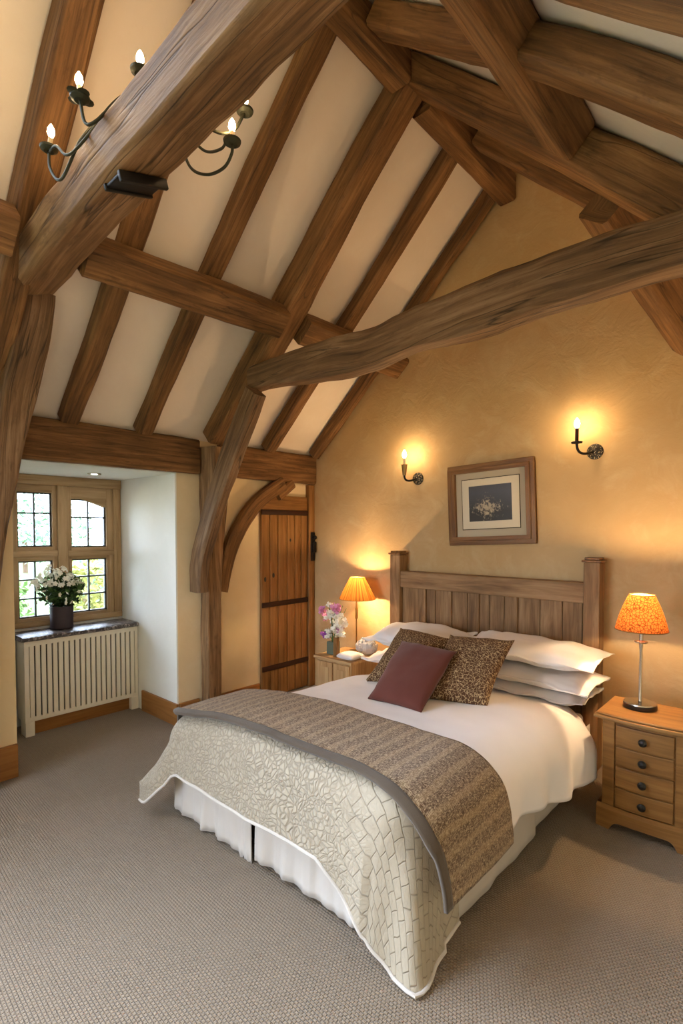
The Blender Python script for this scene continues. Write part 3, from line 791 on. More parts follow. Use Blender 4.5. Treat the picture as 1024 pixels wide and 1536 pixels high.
# headboard
hbd = MB().box((1.13, -.085, .30), (2.53, -.055, 1.06)).build('headboard', M['head'], bed, smooth=False)
mb = MB()
cut = [1.135, 1.345, 1.44, 1.57, 1.71, 1.885, 1.995, 2.085, 2.245, 2.39, 2.515]
for i in range(len(cut) - 1): mb.box((cut[i] + .002, -.098, .32), (cut[i + 1] - .002, -.085, 1.05), vert=2)
mb.build('panel_boards', M['head'], hbd, smooth=False, bevel=.003)
mb = MB()
for x in (1.352, 1.576, 1.80, 2.085): mb.box((x - .012, -.118, .32), (x + .012, -.09, 1.05), vert=2)
mb.build('muntins', M['head'], hbd, smooth=False, bevel=.006)
MB().box((1.115, -.125, 1.035), (2.535, -.045, 1.165)).build('top_rail', M['head'], hbd, smooth=False, bevel=.008)
for x in (1.085, 2.575):
    MB().box((x - .048, -.14, 0), (x + .048, -.035, 1.295)).build('headboard_post', M['head'], bed, smooth=False, bevel=.007).data.materials[0]
    mb = MB().box((x - .058, -.15, 1.296), (x + .058, -.025, 1.31)); mb.box((x - .045, -.135, 1.31), (x + .045, -.04, 1.325))
    mb.build('post_cap', M['frame'], bed.children[-1], smooth=False, bevel=.004)
MB().box((XL + .09, YF + .05, .06), (XR - .05, -.15, .25)).build('divan_base', M['base_fabric'], bed, smooth=False)
def rbox(name, lo, hi, r, mat, parent):
    o = MB().box(lo, hi).build(name, mat, parent); b = o.modifiers.new('b', 'BEVEL'); b.width = r; b.segments = 5; w = o.modifiers.new('w', 'WELD'); w.merge_threshold = .0002
    o.modifiers.move(1, 0); return o
rbox('mattress', (XL + .12, YF + .08, .255), (XR - .05, -.15, .355), .03, M['linen'], bed)
for a in ((XL + .12, YF + .12), (XR - .12, YF + .12), (XL + .12, -.3), (XR - .12, -.3)):
    MB().lathe([(.025, 0), (.03, .06)], (a[0], a[1], 0), 12).build('leg', M['black'], bed)

# valance sheets
def sheet(path, z0, z1, name, parent, amp=.010, freq=11, seed=0, fray=False, mat='valance'):
    path = [V((*p, 0)) for p in path]; n = 70; m = 10
    L = [0]
    for i in range(1, len(path)): L.append(L[-1] + (path[i] - path[i - 1]).length)
    vs = []; uv = []
    for i in range(n + 1):
        s = L[-1] * i / n
        k = max(j for j in range(len(L)) if L[j] <= s + 1e-9); k = min(k, len(path) - 2)
        p = path[k].lerp(path[k + 1], (s - L[k]) / (L[k + 1] - L[k])); T = (path[k + 1] - path[k]).normalized(); N = V((T.y, -T.x, 0))
        for j in range(m + 1):
            t = j / m
            w = amp * (.25 + t) * (noise.noise(V((s * freq, seed * 5.1, t * .6))) + .5 * noise.noise(V((s * freq * 2.3, seed * 2.7, t))))
            zz = z1 + (z0 - z1) * t
            if j == m: zz += .004 * noise.noise(V((s * 9, seed, 3))) + (random.uniform(-.03, .02) if fray and i > n * .88 else 0)
            vs.append(p + N * (w + t * .012) + V((0, 0, zz))); uv.append((s, zz))
    fs = [(i * (m + 1) + j, i * (m + 1) + j + 1, (i + 1) * (m + 1) + j + 1, (i + 1) * (m + 1) + j) for i in range(n) for j in range(m)]
    o = mesh_obj(name, vs, fs, M[mat], parent, uv); s_ = o.modifiers.new('s', 'SOLIDIFY'); s_.thickness = .004; s_.offset = -1; return o
val = thing('bed_valance', ((XL + XR) / 2, -1.1, 0), 'pale gathered valance skirt around the bed base', 'valance')
sheet([(XL + .03, YF + .02), (XL + .05, YF), (1.735, YF - .008)], .014, .335, 'foot_skirt', val, seed=1, fray=True, amp=.018, freq=15)
sheet([(1.765, YF - .004), (XR - .03, YF - .002), (XR - .005, YF + .03)], .030, .335, 'foot_skirt', val, seed=2, amp=.018, freq=15)
sheet([(XR, YF + .03), (XR + .005, -1.08)], .022, .30, 'side_skirt', val, seed=3, amp=.008, freq=5)
sheet([(XR - .016, -1.035), (XR - .014, -.16)], .03, .30, 'side_skirt', val, seed=4, amp=.006, freq=4)
sheet([(XL, -.16), (XL, YF + .04)], .02, .30, 'side_skirt', val, seed=5, amp=.01, freq=6)

# cloth strips lying across the bed
XC = 1.84
def cross(p, xl, xr, zt, L_, R_s, dl, dr, fl, fr_):
    """unrolled coordinate p in [0,1] -> x,z,unrolled u (left hem to right hem); shoulders are quarter ellipses (width, height)"""
    (lx, lz), (rx, rz) = L_, R_s
    ql = PI / 2 * math.sqrt((lx * lx + lz * lz) / 2); qr = PI / 2 * math.sqrt((rx * rx + rz * rz) / 2); top = (xr - rx) - (xl + lx)
    L = dl + ql + top + qr + dr; u = p * L
    if u < dl: t = (dl - u); return xl - fl * min(1, t / .35), zt - lz - t, u
    u1 = u - dl
    if u1 < ql: a = u1 / ql * PI / 2; return xl + lx - lx * math.cos(a), zt - lz + lz * math.sin(a), u
    u1 -= ql
    if u1 < top: return xl + lx + u1, zt, u
    u1 -= top
    if u1 < qr: a = u1 / qr * PI / 2; return xr - rx + rx * math.sin(a), zt - rz + rz * math.cos(a), u
    u1 -= qr
    return xr + fr_ * min(1, u1 / .35), zt - rz - u1, u
def strip(name, f, npx, nqy, mat, parent=None, thick=.012, puff=.008, pf=4.0, seed=0):
    vs = []; uv = []
    for j in range(nqy + 1):
        for i in range(npx + 1):
            (x, y, z), u = f(i / npx, j / nqy)
            b = V((x, y, z)); n_ = noise.noise(b * pf + V((seed, 0, 0))) * puff + noise.noise(b * pf * 2.7 + V((0, seed, 0))) * puff * .5
            d = V((x - XC, 0, .0)); side = max(-1, min(1, (x - XC) / .8)) ** 5
            vs.append(b + V((side * n_, 0, (1 - abs(side)) * n_))); uv.append((u, y))
    m = npx + 1
    fs = [(j * m + i, j * m + i + 1, (j + 1) * m + i + 1, (j + 1) * m + i) for j in range(nqy) for i in range(npx)]
    o = mesh_obj(name, vs, fs, mat, parent, uv); s_ = o.modifiers.new('s', 'SOLIDIFY'); s_.thickness = thick; s_.offset = -1; return o
def sm(a, b, x): t = max(0, min(1, (x - a) / (b - a))); return t * t * (3 - 2 * t)
def fduvet(p, q):
    y = -.46 + (-2.06 + .46) * q
    bulge = .10 * sm(-.40, -.68, y) * (1 - .45 * sm(-1.0, -1.6, y)) * (1 - .9 * sm(-1.72, -2.0, y)) - .055 * sm(-1.72, -1.88, y)
    zt = .475 + .09 * sm(-.50, -1.05, y) + .012 * sm(-1.0, -1.7, y)
    x, z, u = cross(p, XL + .05, XR + .025 + bulge, zt, (.76, .14 + .11 * sm(-.5, -1.05, y)), (.22, .17), .05, .12 + .03 * math.sin(y * 5), .02, .01)
    z -= .10 * sm(-1.93, -2.06, y) ** 2
    if x > XR - .02: x += .014 * math.sin(y * 17 + 2 * math.sin(y * 5)) * sm(.50, .30, z)
    return (x, y, z), u
duv = strip('duvet', fduvet, 130, 90, M['linen'], thick=.03, puff=.010, pf=3.2, seed=4)
tag(duv, 'white duvet spread over the bed', 'duvet')

# quilted coverlet over the foot of the bed
def coverlet():
    xl, xr, yf, R = XL - .03, XR + .034, -2.165, .14
    zt = .612; yh = -1.90; RC = .17
    path = []   # (x, y, nx, ny)
    def seg(a, b, n, nx, ny):
        for i in range(n): t = i / n; path.append((a[0] + (b[0] - a[0]) * t, a[1] + (b[1] - a[1]) * t, nx, ny))
    seg((xl, yh), (xl, yf + RC), 12, -1, 0)
    for i in range(16):
        a = PI + (PI / 2) * i / 16; path.append((xl + RC + RC * math.cos(a), yf + RC + RC * math.sin(a), math.cos(a), math.sin(a)))
    seg((xl + RC, yf), (xr - RC, yf), 90, 0, -1)
    for i in range(18):
        a = -PI / 2 + (PI / 2) * i / 18; path.append((xr - RC + RC * math.cos(a), yf + RC + RC * math.sin(a), math.cos(a), math.sin(a)))
    seg((xr, yf + RC), (xr, yh), 14, 1, 0); path.append((xr, yh, 1, 0))
    nT = 60; vs = []; uv = []
    for (ex, ey, nx, ny) in path:
        a = math.atan2(ny, nx); right = nx > 0; 
        cw = max(0, 1 - abs(math.degrees(a) + 45) / 48) if right else max(0, 1 - abs(math.degrees(math.atan2(ny, -nx)) + 45) / 48)
        # hang length below the rounded edge
        if ny < -.999: 
            hang = .205
            if ex > 2.22: hang += .18 * ((ex - 2.22) / (xr - RC - 2.22)) ** 1.2
            hang -= .20 * (1 - math.sqrt(max(0, 1 - .86 * (max(0, 1.82 - ex) / .82) ** 2)))
            if ex < 1.24: hang += .05 * ((1.24 - ex) / .09) ** 1.5 if ex > 1.15 else .0
        elif nx > .999: hang = .395 + .03 * sm(-1.9, -2.03, ey)
        elif nx < -.999: hang = .22
        else:
            if right:
                ang = math.degrees(a) + 90   # 0 foot .. 90 side
                hang = .385 + .105 * min(1, ang / 42) if ang < 42 else .49 - .065 * min(1, (ang - 42) / 48)
            else:
                ang = math.degrees(math.atan2(ny, -nx)) + 90
                hang = .20 + .17 * math.sin(math.radians(max(0, min(180, (ang) * 2.0)))) ** 1.5 + (.04 * sm(45, 90, ang))
        fl = (.005 if nx > .999 else .02) + (.04 if right else .15) * cw
        ix = max(1.5, min(2.2, ex)); iy = yh
        sx, sy = ex - nx * R, ey - ny * R
        topL = math.hypot(sx - ix, sy - iy); q = PI * R / 2; tot = topL + q + hang
        for k in range(nT + 1):
            u = tot * k / nT
            if u <= topL:
                t = u / topL if topL > 1e-6 else 0; x, y, z = ix + (sx - ix) * t, iy + (sy - iy) * t, zt; U = (x, y); dn = 0
            elif u <= topL + q:
                b = (u - topL) / R; x, y, z = sx + nx * R * math.sin(b), sy + ny * R * math.sin(b), zt - R + R * math.cos(b); U = (sx + nx * (u - topL), sy + ny * (u - topL)); dn = (u - topL) / q * .2
            else:
                h = u - topL - q; w = h / .47
                fold = noise.noise(V((ex * 6, ey * 6, h * 1.5))) * .022 * w + .03 * cw * w * math.sin(math.degrees(a) / 9.0) * (1 if right else .6)
                out_ = fl * (w if right else min(1, w * 2.4)) + fold + .02 * w * w
                x, y, z = ex + nx * out_, ey + ny * out_, zt - R - h; U = (sx + nx * (u - topL), sy + ny * (u - topL)); dn = 1
            dip = max(0, min(1, (1.82 - x) / .82)); z -= .20 * (1 - math.sqrt(max(0, 1 - dip * dip * .86))) * (1.0 if z > .3 else max(0, z / .3))
            z = max(z, .012)
            pf = noise.noise(V((x * 9, y * 9, z * 9))) * .006
            vs.append(V((x + nx * pf * dn, y + ny * pf * dn, z + pf * (1 - dn)))); uv.append(U)
    m = nT + 1; n = len(path)
    fs = [(i * m + j, i * m + j + 1, (i + 1) * m + j + 1, (i + 1) * m + j) for i in range(n - 1) for j in range(nT)]
    o = mesh_obj('quilted_coverlet', vs, fs, M['quilt'], None, uv); s_ = o.modifiers.new('s', 'SOLIDIFY'); s_.thickness = .010; s_.offset = -1
    tag(o, 'cream quilted coverlet draped over the foot of the bed to the carpet', 'coverlet')
    # bound hem
    hem = MB().tube([vs[i * m + nT] + V((0, 0, .003)) for i in range(n)], .007, 8).build('bound_hem', M['valance'], o)
    return o
cov = coverlet()

# woven runner
def frunner(q0, q1):
    def f(p, q):
        xl, xr = XL - .047, XR + .122
        x, z, u = cross(p, xl, xr, .630, (.14, .14), (.21, .17), .05, .18, .02, .02)
        z -= .20 * (1 - math.sqrt(max(0, 1 - .86 * min(1, max(0, 1.82 - x) / .82) ** 2)))
        s = (x - XC) / .9
        yh = -1.675 + .01 * math.sin(x * 4) + .06 * sm(.75, 1.0, s) * sm(.63, .3, z); yf_ = -2.135 - .05 * sm(.55, .95, s) * (1 - sm(.55, .3, z)) - .02 * sm(-.3, -.6, s) + .13 * sm(-.72, -.97, s)
        qq = q0 + (q1 - q0) * q
        y = yh + (yf_ - yh) * qq
        z -= .5 * max(0, -2.085 - y) ** 2 * 8 * sm(.40, .56, z)
        if q0 > .5: z += .002; x += .002 * (1 if s > 0 else -1)
        return (x, y, z), u
    return f
run = strip('bed_runner', frunner(0, .925), 150, 30, M['runner'], thick=.010, puff=.006, pf=5, seed=2)
tag(run, 'brown checked woven runner across the bed', 'bed runner')
strip('border_band', frunner(.925, 1.0), 150, 4, M['border'], run, thick=.014, puff=.006, pf=5, seed=2)

# ------------------------------------------------------------------ pillows and cushions
def cushion(name, c00, c10, c11, c01, T, mat, parent=None, n=26, pinch=.035, flange=0.0, sag=0, seed=0, bulge_pow=.5, crease=.006):
    """corners around; puffed both sides"""
    c00, c10, c11, c01 = map(V, (c00, c10, c11, c01)); N = ((c10 - c00).cross(c01 - c00)).normalized()
    W = (c10 - c00).length; H = (c01 - c00).length
    def pos(i, j, side):
        u, v = i / n, j / n
        a, b = 2 * u - 1, 2 * v - 1
        uu = u - pinch * a * (1 - b * b) * abs(a) ** 2 / 1.0; vv = v - pinch * b * (1 - a * a) * abs(b) ** 2
        p = c00 * (1 - uu) * (1 - vv) + c10 * uu * (1 - vv) + c11 * uu * vv + c01 * (1 - uu) * vv
        fu = max(0, 1 - abs(a) / (1 - flange)) if flange else 1 - abs(a); fv = max(0, 1 - abs(b) / (1 - flange)) if flange else 1 - abs(b)
        h = (max(0, 1 - (1 - fu) ** 2.6) * max(0, 1 - (1 - fv) ** 2.6)) ** bulge_pow
        w = noise.noise(p * 9 + V((seed, seed * 2, side))) * crease * (1 + (1 - h) * 1.2) + noise.noise(p * 24 + V((seed, 0, 0))) * crease * .3
        return p + N * (side * (T / 2 * h + .002) + w) + V((0, 0, -sag * (1 - (1 - abs(a)) ** 1) * max(0, a * (1 if sag > 0 else -1))))
    vs = []; uv = []
    for side in (1, -1):
        for j in range(n + 1):
            for i in range(n + 1): vs.append(pos(i, j, side)); uv.append((i / n * W + seed, j / n * H))
    m = n + 1; fs = []
    for j in range(n):
        for i in range(n):
            a = j * m + i; fs.append((a, a + 1, a + m + 1, a + m)); a += m * m; fs.append((a, a + m, a + m + 1, a + 1))
    B = m * m; ring = [i for i in range(m)] + [j * m + n for j in range(1, m)] + [n * m + i for i in range(n - 1, -1, -1)] + [j * m for j in range(n - 1, 0, -1)]
    for k in range(len(ring)): a, b = ring[k], ring[(k + 1) % len(ring)]; fs.append((a, a + B, b + B, b))
    return mesh_obj(name, vs, fs, mat, parent, uv)
def pillow(x0, x1, y0, y1, zc, T, label, seed, dz=0, dzr=0, rot=0):
    # nearly flat pillow: corners (front-left, front-right, back-right, back-left)
    f = cushion('pillow', (x0, y0, zc), (x1, y0, zc + dzr), (x1, y1, zc + dz + dzr), (x0, y1, zc + dz), T, M['pillow'], n=36, pinch=.02, flange=.10, seed=seed, crease=.012, bulge_pow=.45)
    tag(f, label, 'pillow', 'white bed pillows'); return f
# right stack of three
pillow(2.00, 2.665, -.57, -.17, .535, .07, 'lowest white pillow of the stack beside the right bedside table', 1, .01, -.01)
pillow(1.96, 2.70, -.60, -.17, .630, .09, 'middle white pillow of the stack beside the right bedside table', 2, .01, -.03)
pillow(1.86, 2.72, -.58, -.16, .752, .12, 'topmost white pillow of the stack beside the right bedside table', 3, .03, -.02)
# left stack
pillow(1.10, 1.80, -.58, -.17, .545, .09, 'lower white pillow of the left stack nearest the flowers', 4, .01)
pillow(1.11, 1.83, -.58, -.16, .690, .14, 'upper white pillow behind the left patterned cushion', 5, .05, .02)
cu = cushion('cushion', (1.60, -1.13, .59), (2.02, -1.12, .60), (1.945, -.74, .83), (1.53, -.68, .835), .13, M['floral'], seed=11); tag(cu, 'brown floral cushion half hidden behind the burgundy one', 'cushion', 'floral cushions')
cu = cushion('cushion', (2.03, -1.24, .602), (2.36, -1.09, .592), (2.385, -.82, .895), (1.955, -.76, .855), .14, M['floral'], seed=13); tag(cu, 'brown floral cushion in full view right of the burgundy cushion', 'cushion', 'floral cushions')
cu = cushion('cushion', (1.845, -1.42, .603), (2.17, -1.41, .600), (2.145, -1.02, .83), (1.79, -1.03, .84), .12, M['red'], seed=15, pinch=.03); tag(cu, 'plain burgundy square cushion at the front of the bed cushions', 'cushion')

# ------------------------------------------------------------------ right bedside chest
ns_ = thing('bedside_table', (2.99, -.57, 0), 'honey pine bedside chest with four drawers and black knobs', 'bedside table', 'bedside tables')
yb = -.40; yfr = -.715
def bow(x): return -.02 * (1 - ((x - 2.995) / .19) ** 2)
def bowbox(mb, x0, x1, y0, y1, z0, z1, n=10, k=1.0):
    vs = []; uv = []
    for i in range(n + 1):
        x = x0 + (x1 - x0) * i / n; b = bow(x) * k
        vs += [(x, y0 + b, z0), (x, y0 + b, z1), (x, y1, z1), (x, y1, z0)]; uv += [(x, z0), (x, z1), (x, z1 + .3), (x, z0 - .3)]
    fs = []
    for i in range(n):
        a = i * 4
        for j in range(4): fs.append((a + j, a + (j + 1) % 4, a + 4 + (j + 1) % 4, a + 4 + j)[::-1])
    fs += [(0, 1, 2, 3), (n * 4 + 3, n * 4 + 2, n * 4 + 1, n * 4)]
    mb.add(vs, fs, uv); return mb
mb = MB()
bowbox(mb, 2.812, 3.185, yfr + .004, yb, .09, .545)
carc = mb.build('carcass', M['honey'], ns_, smooth=False)
for x0, x1 in ((2.811, 2.868), (3.130, 3.186)): bowbox(MB(), x0, x1, yfr - .006, yfr + .03, .10, .545).build('corner_stile', M['honey'], ns_, smooth=False, bevel=.003)
mb = MB(); bowbox(mb, 2.772, 3.228, yfr - .035, yb, .548, .566); bowbox(mb, 2.782, 3.218, yfr - .022, yb, .566, .577)
mb.build('top', M['honey'], ns_, bevel=.005)
zd = [.112, .216, .324, .424, .532]
for i in range(4):
    dr = bowbox(MB(), 2.874, 3.124, yfr - .008, yfr + .05, zd[i] + .004, zd[i + 1] - .004).build('drawer', M['honey'], ns_, smooth=False, bevel=.004)
    zc = (zd[i] + zd[i + 1]) / 2
    MB().lathe([(.007, 0), (.008, -.012), (.018, -.018), (.019, -.026), (.012, -.033), (.0005, -.035)], (2.998, yfr - .026, zc), 18, 'y', cap=False).build('knob', M['black'], dr)
# shaped plinth
def plinth():
    mb = MB(); n = 40; vs = []; uv = []
    x0, x1 = 2.79, 3.21
    for i in range(n + 1):
        x = x0 + (x1 - x0) * i / n; t = abs(2 * i / n - 1)
        zc = .0 if t > .70 else (.042 * (1 - ((t - .52) / .18) ** 2) if t > .52 else .042 + .004 * (1 - t))
        zc = max(0, zc); b = bow(x) * .9
        vs += [(x, yfr - .030 + b, zc), (x, yfr - .030 + b, .098), (x, yfr - .012 + b, .112), (x, yfr + .02 + b, .112), (x, yfr + .02 + b, zc)]
        uv += [(x, zc), (x, .098), (x, .12), (x, .15), (x, .3)]
    fs = []
    for i in range(n):
        a = i * 5
        for j in range(5): fs.append((a + j, a + 5 + j, a + 5 + (j + 1) % 5, a + (j + 1) % 5))
    fs += [(4, 3, 2, 1, 0)[::-1], tuple(n * 5 + j for j in range(5))]
    mb.add(vs, fs, uv)
    for x in (2.79, 3.19): mb.box((x, yfr, 0), (x + .02, yb, .112))
    return mb
plinth().build('plinth', M['honey'], ns_, smooth=False)

# right lamp
LX, LY, LZ = 2.935, -.53, .578
lm = thing('table_lamp', (LX, LY, LZ), 'tall lamp with slim metal stem and mottled orange shade on the pine chest', 'lamp', 'bedside lamps')
MB().lathe([(.0005, 0), (.075, 0), (.078, .006), (.078, .022), (.074, .026)], (LX, LY, LZ), 36, cap=False).build('base', M['black'], lm)
MB().lathe([(.076, .024), (.075, .029), (.02, .033), (.0005, .034)], (LX, LY, LZ), 36, cap=False).build('base_plate', M['chrome'], lm)
mb = MB().lathe([(.010, .03), (.008, .04), (.007, .30), (.010, .32), (.010, .335), (.030, .337), (.032, .342), (.030, .347), (.009, .350), (.009, .42), (.014, .425), (.014, .44)], (LX, LY, LZ), 18)
mb.build('stem', M['chrome'], lm)
def shade(parent, c, r0, r1, z0, z1, mat, n=40, wob=.0):
    mb = MB(); mb.lathe([(r0 + (r1 - r0) * t + wob * math.sin(PI * t), z0 + (z1 - z0) * t) for t in [i / 10 for i in range(11)]], c, n, cap=False)
    o = mb.build('lamp_shade', mat, parent)
    for rr, z in ((r0, z0), (r1, z1)): MB().tube([(c[0] + rr * math.cos(2 * PI * i / n), c[1] + rr * math.sin(2 * PI * i / n), c[2] + z) for i in range(n + 1)], .0025, 6).build('shade_rim', M['brass'], o)
    return o
shade(lm, (LX, LY, LZ), .122, .060, .405, .585, M['shade_mottled'], wob=.006)
for zz, mm in ((.562, 'bulb_lamp'), (.445, 'bulb_lamp_added')): MB().sphere((LX, LY, LZ + zz), .0105).build('bulb', M[mm], lm)  # lower bulb is added to throw light down the wall

# ------------------------------------------------------------------ left bedside cabinet
nl = thing('bedside_table', (.75, -.34, 0), 'pale oak bedside cabinet in the corner, left of the bed', 'bedside table', 'bedside tables')
MB().box((.575, -.50, .04), (.935, -.14, .445)).build('carcass', M['pale'], nl, smooth=False, bevel=.004)
MB().box((.55, -.53, .446), (.96, -.13, .470)).build('top', M['pale'], nl, smooth=False, bevel=.006)
for a, b in ((.585, .745), (.765, .925)):
    dd = MB().box((a, -.516, .07), (b, -.5005, .43)).build('door_panel', M['pale'], nl, smooth=False, bevel=.003)
    MB().box((a + .035, -.521, .11), (b - .035, -.5165, .39)).build('inset_panel', M['pale'], dd, smooth=False, bevel=.003)
MB().box((.56, -.515, 0), (.95, -.135, .05)).build('plinth', M['pale'], nl, smooth=False, bevel=.004)
# left lamp
LX2, LY2, LZ2 = .735, -.20, .471
l2 = thing('table_lamp', (LX2, LY2, LZ2), 'slim lamp with pleated amber shade on the corner cabinet', 'lamp', 'bedside lamps')
MB().lathe([(.0005, 0), (.055, 0), (.055, .008), (.02, .014), (.0005, .015)], (LX2, LY2, LZ2), 24, cap=False).build('base', M['brass'], l2)
MB().lathe([(.006, .012), (.005, .27), (.012, .28), (.012, .36), (.006, .37), (.006, .47), (.012, .475)], (LX2, LY2, LZ2), 14).build('stem', M['brass'], l2)
shade(l2, (LX2 + .01, LY2, LZ2), .155, .062, .445, .625, M['shade_pleat'])
for zz in (.603, .475): MB().sphere((LX2 + .01, LY2, LZ2 + zz), .0105).build('bulb', M['bulb_lamp_small'], l2)  # second, lower bulb added to light the wall under the shade
# vase of flowers
vx, vy, vz = .655, -.40, .471
va = thing('flower_vase', (vx, vy, vz), 'square glass vase of pink and white flowers by the pleated lamp', 'vase')
MB().box((vx - .04, vy - .04, vz), (vx + .04, vy + .04, vz + .105)).build('vase', M['vase'], va, smooth=False, bevel=.006)
mb = MB()
tips = []
for i in range(16):
    p = V((vx + rnd.uniform(-.09, .13), vy + rnd.uniform(-.07, .07), vz + rnd.uniform(.17, .42))); tips.append(p)
    mb.tube([(vx + rnd.uniform(-.015, .015), vy, vz + .1), V((vx, vy, vz + .16)).lerp(p, .4), p], .0025, 5)
mb.build('stems', M['leaf'], va)
def bloom(mb, p, r, k=30):
    for _ in range(k): blossom(mb, V(p) + V((rnd.uniform(-1, 1), rnd.uniform(-1, 1), rnd.uniform(-1, 1))) * r * .7, r * .45, rnd)
wht, pnk, pur = ('white_flower', 'petal_white'), ('pink_flower', 'petal_pink'), ('purple_flower', 'petal_purple')
for x, z, r, m_ in ((-.05, .40, .028, wht), (.0, .33, .045, wht), (.06, .30, .05, wht), (.10, .27, .05, wht), (.05, .22, .05, wht), (.0, .24, .045, wht), (-.02, .17, .04, wht), (.09, .19, .04, wht), (-.08, .36, .035, pnk), (-.09, .29, .04, pnk), (.04, .38, .045, pnk), (.08, .23, .04, pnk), (-.09, .15, .042, pur), (.09, .25, .032, pur)):
    fm = MB(); bloom(fm, (vx + x, vy + rnd.uniform(-.05, .02), vz + z), r); fm.build(m_[0], M[m_[1]], va, smooth=False)
# small things on the cabinet
bt = thing('wooden_block', (.745, -.465, .471), 'slim dark wooden candle block standing in front of the vase', 'candle block')
MB().box((.728, -.482, .471), (.764, -.446, .63)).build('block', M['frame'], bt, smooth=False, bevel=.003)
MB().lathe([(.012, 0), (.012, .012), (.0005, .014)], (.746, -.464, .631), 12, cap=False).build('candle_stub', M['candle'], bt)
cb = MB()
cb.lathe([(.0005, .0), (.04, .0), (.07, .02), (.085, .06), (.075, .10), (.05, .125), (.045, .128), (.068, .10), (.078, .06), (.064, .024), (.0005, .008)], (.875, -.235, .471), 20, cap=False)
bw_ = cb.build('glass_bowl', M['crystal'], smooth=False); tag(bw_, 'faceted clear glass bowl under the pleated lamp, beside the pillows', 'bowl')
bd = MB()
for i in range(90):
    a = rnd.uniform(0, 6.28); h = rnd.uniform(.0, 1); r = .088 * math.sin(PI * (.15 + .75 * h)); bd.sphere((.875 + r * math.cos(a), -.235 + r * math.sin(a), .475 + h * .135), .009, 6, 4)
tag(bd.build('glass_beads', M['crystal'], bw_), kind='stuff')
tw = MB()
tn = cushion('folded_towel', (.80, -.52, .500), (.955, -.52, .500), (.955, -.36, .500), (.80, -.36, .500), .05, M['linen'], n=14, pinch=.0, crease=.003, bulge_pow=.3)
tag(tn, 'folded white towel on the right end of the corner cabinet', 'towel')

# ------------------------------------------------------------------ picture
pc = V((1.842, -.02, 1.686)); prot = Matrix.Rotation(math.radians(-2.4), 3, 'Y')
pf = thing('framed_picture', pc, 'framed dark flower print hanging above the headboard, slightly tilted', 'picture')
def pic(mb, x0, x1, z0, z1, y0, y1):
    t = MB().box((x0, y0, z0), (x1, y1, z1)); mb.add([prot @ v + V((pc.x, 0, pc.z)) for v in t.v], t.f, t.uv); return mb
HW, HH = .333, .298
mb = MB()
for k, (o_, w_, y_) in enumerate(((0, .035, -.032), (.032, .03, -.042))):
    a, b = HW - o_, HH - o_
    pic(mb, -a, a, b - w_, b, y_, -.004); pic(mb, -a, a, -b, -b + w_, y_, -.004); pic(mb, -a, -a + w_, -b + w_, b - w_, y_, -.004); pic(mb, a - w_, a, -b + w_, b - w_, y_, -.004)
mb.build('picture_frame', M['frame'], pf, smooth=False, bevel=.004)
pic(MB(), -HW + .05, HW - .05, -HH + .05, HH - .05, -.014, -.005).build('outer_mount', M['mat_beige'], pf, smooth=False)
pic(MB(), -.225, .225, -.185, .190, -.0165, -.0142).build('mount_line', M['line'], pf, smooth=False)
pic(MB(), -.220, .220, -.180, .185, -.018, -.0168).build('inner_mount', M['mat_cream'], pf, smooth=False)
t = MB(); q = [(-.165, -.125), (.165, -.125), (.165, .135), (-.165, .135)]
vs = [prot @ V((x, -.0195, z)) + V((pc.x, 0, pc.z)) for x, z in q] + [prot @ V((x, -.0182, z)) + V((pc.x, 0, pc.z)) for x, z in q]
t.add(vs, [(0, 1, 2, 3), (7, 6, 5, 4), (0, 4, 5, 1), (1, 5, 6, 2), (2, 6, 7, 3), (3, 7, 4, 0)], [(0, 0), (1, 0), (1, 1), (0, 1)] * 2); t.build('flower_print', M['print'], pf, smooth=False)

# ------------------------------------------------------------------ wall sconces
def arc(p0, p1, p2, n=12): p0, p1, p2 = V(p0), V(p1), V(p2); return [p0 * (1 - t) ** 2 + p1 * 2 * t * (1 - t) + p2 * t * t for t in [i / n for i in range(n + 1)]]
def sconce(rx_, rz_, cx_, cz_, label, cup):
    s = thing('wall_sconce', (rx_, -.004, rz_), label, 'wall light', 'candle wall lights')
    MB().lathe([(.0005, -.03), (.018, -.028), (.026, -.018), (.046, -.012), (.05, -.004), (.05, -.001)], (rx_, 0, rz_), 26, 'y', cap=False).build('back_plate', M['rose'], s)
    CY = -.13
    MB().tube(arc((rx_, -.02, rz_), (cx_, CY, rz_ - .05), (cx_, CY, cz_), 14), .008, 10).build('arm', M['iron'], s)
    if cup:
        MB().lathe([(.0005, 0), (.014, 0), (.024, .08), (.026, .085), (.020, .08), (.0005, .02)], (cx_, CY, cz_), 20, cap=False).build('candle_cup', M['cup'], s)
        zc = cz_ + .05; hh = .085
    else:
        MB().lathe([(.0005, 0), (.032, .002), (.034, .010), (.030, .012), (.0005, .010)], (cx_, CY, cz_), 20, cap=False).build('drip_pan', M['iron'], s); zc = cz_ + .01; hh = .085
    MB().lathe([(.0105, 0), (.0105, hh), (.0005, hh + .002)], (cx_, CY, zc), 14, cap=False).build('candle_tube', M['candle'] if cup else M['strap'], s)
    MB().lathe([(.0005, 0), (.010, .004), (.017, .022), (.014, .042), (.006, .058), (.0005, .066)], (cx_, CY, zc + hh), 14, cap=False).build('bulb', M['bulb_sconce'], s)
sconce(2.545, 1.992, 2.474, 2.035, 'candle wall light with a black drip pan, right of the picture', False)
sconce(1.215, 1.905, 1.170, 1.925, 'candle wall light with a flared bronze cup, left of the picture', True)

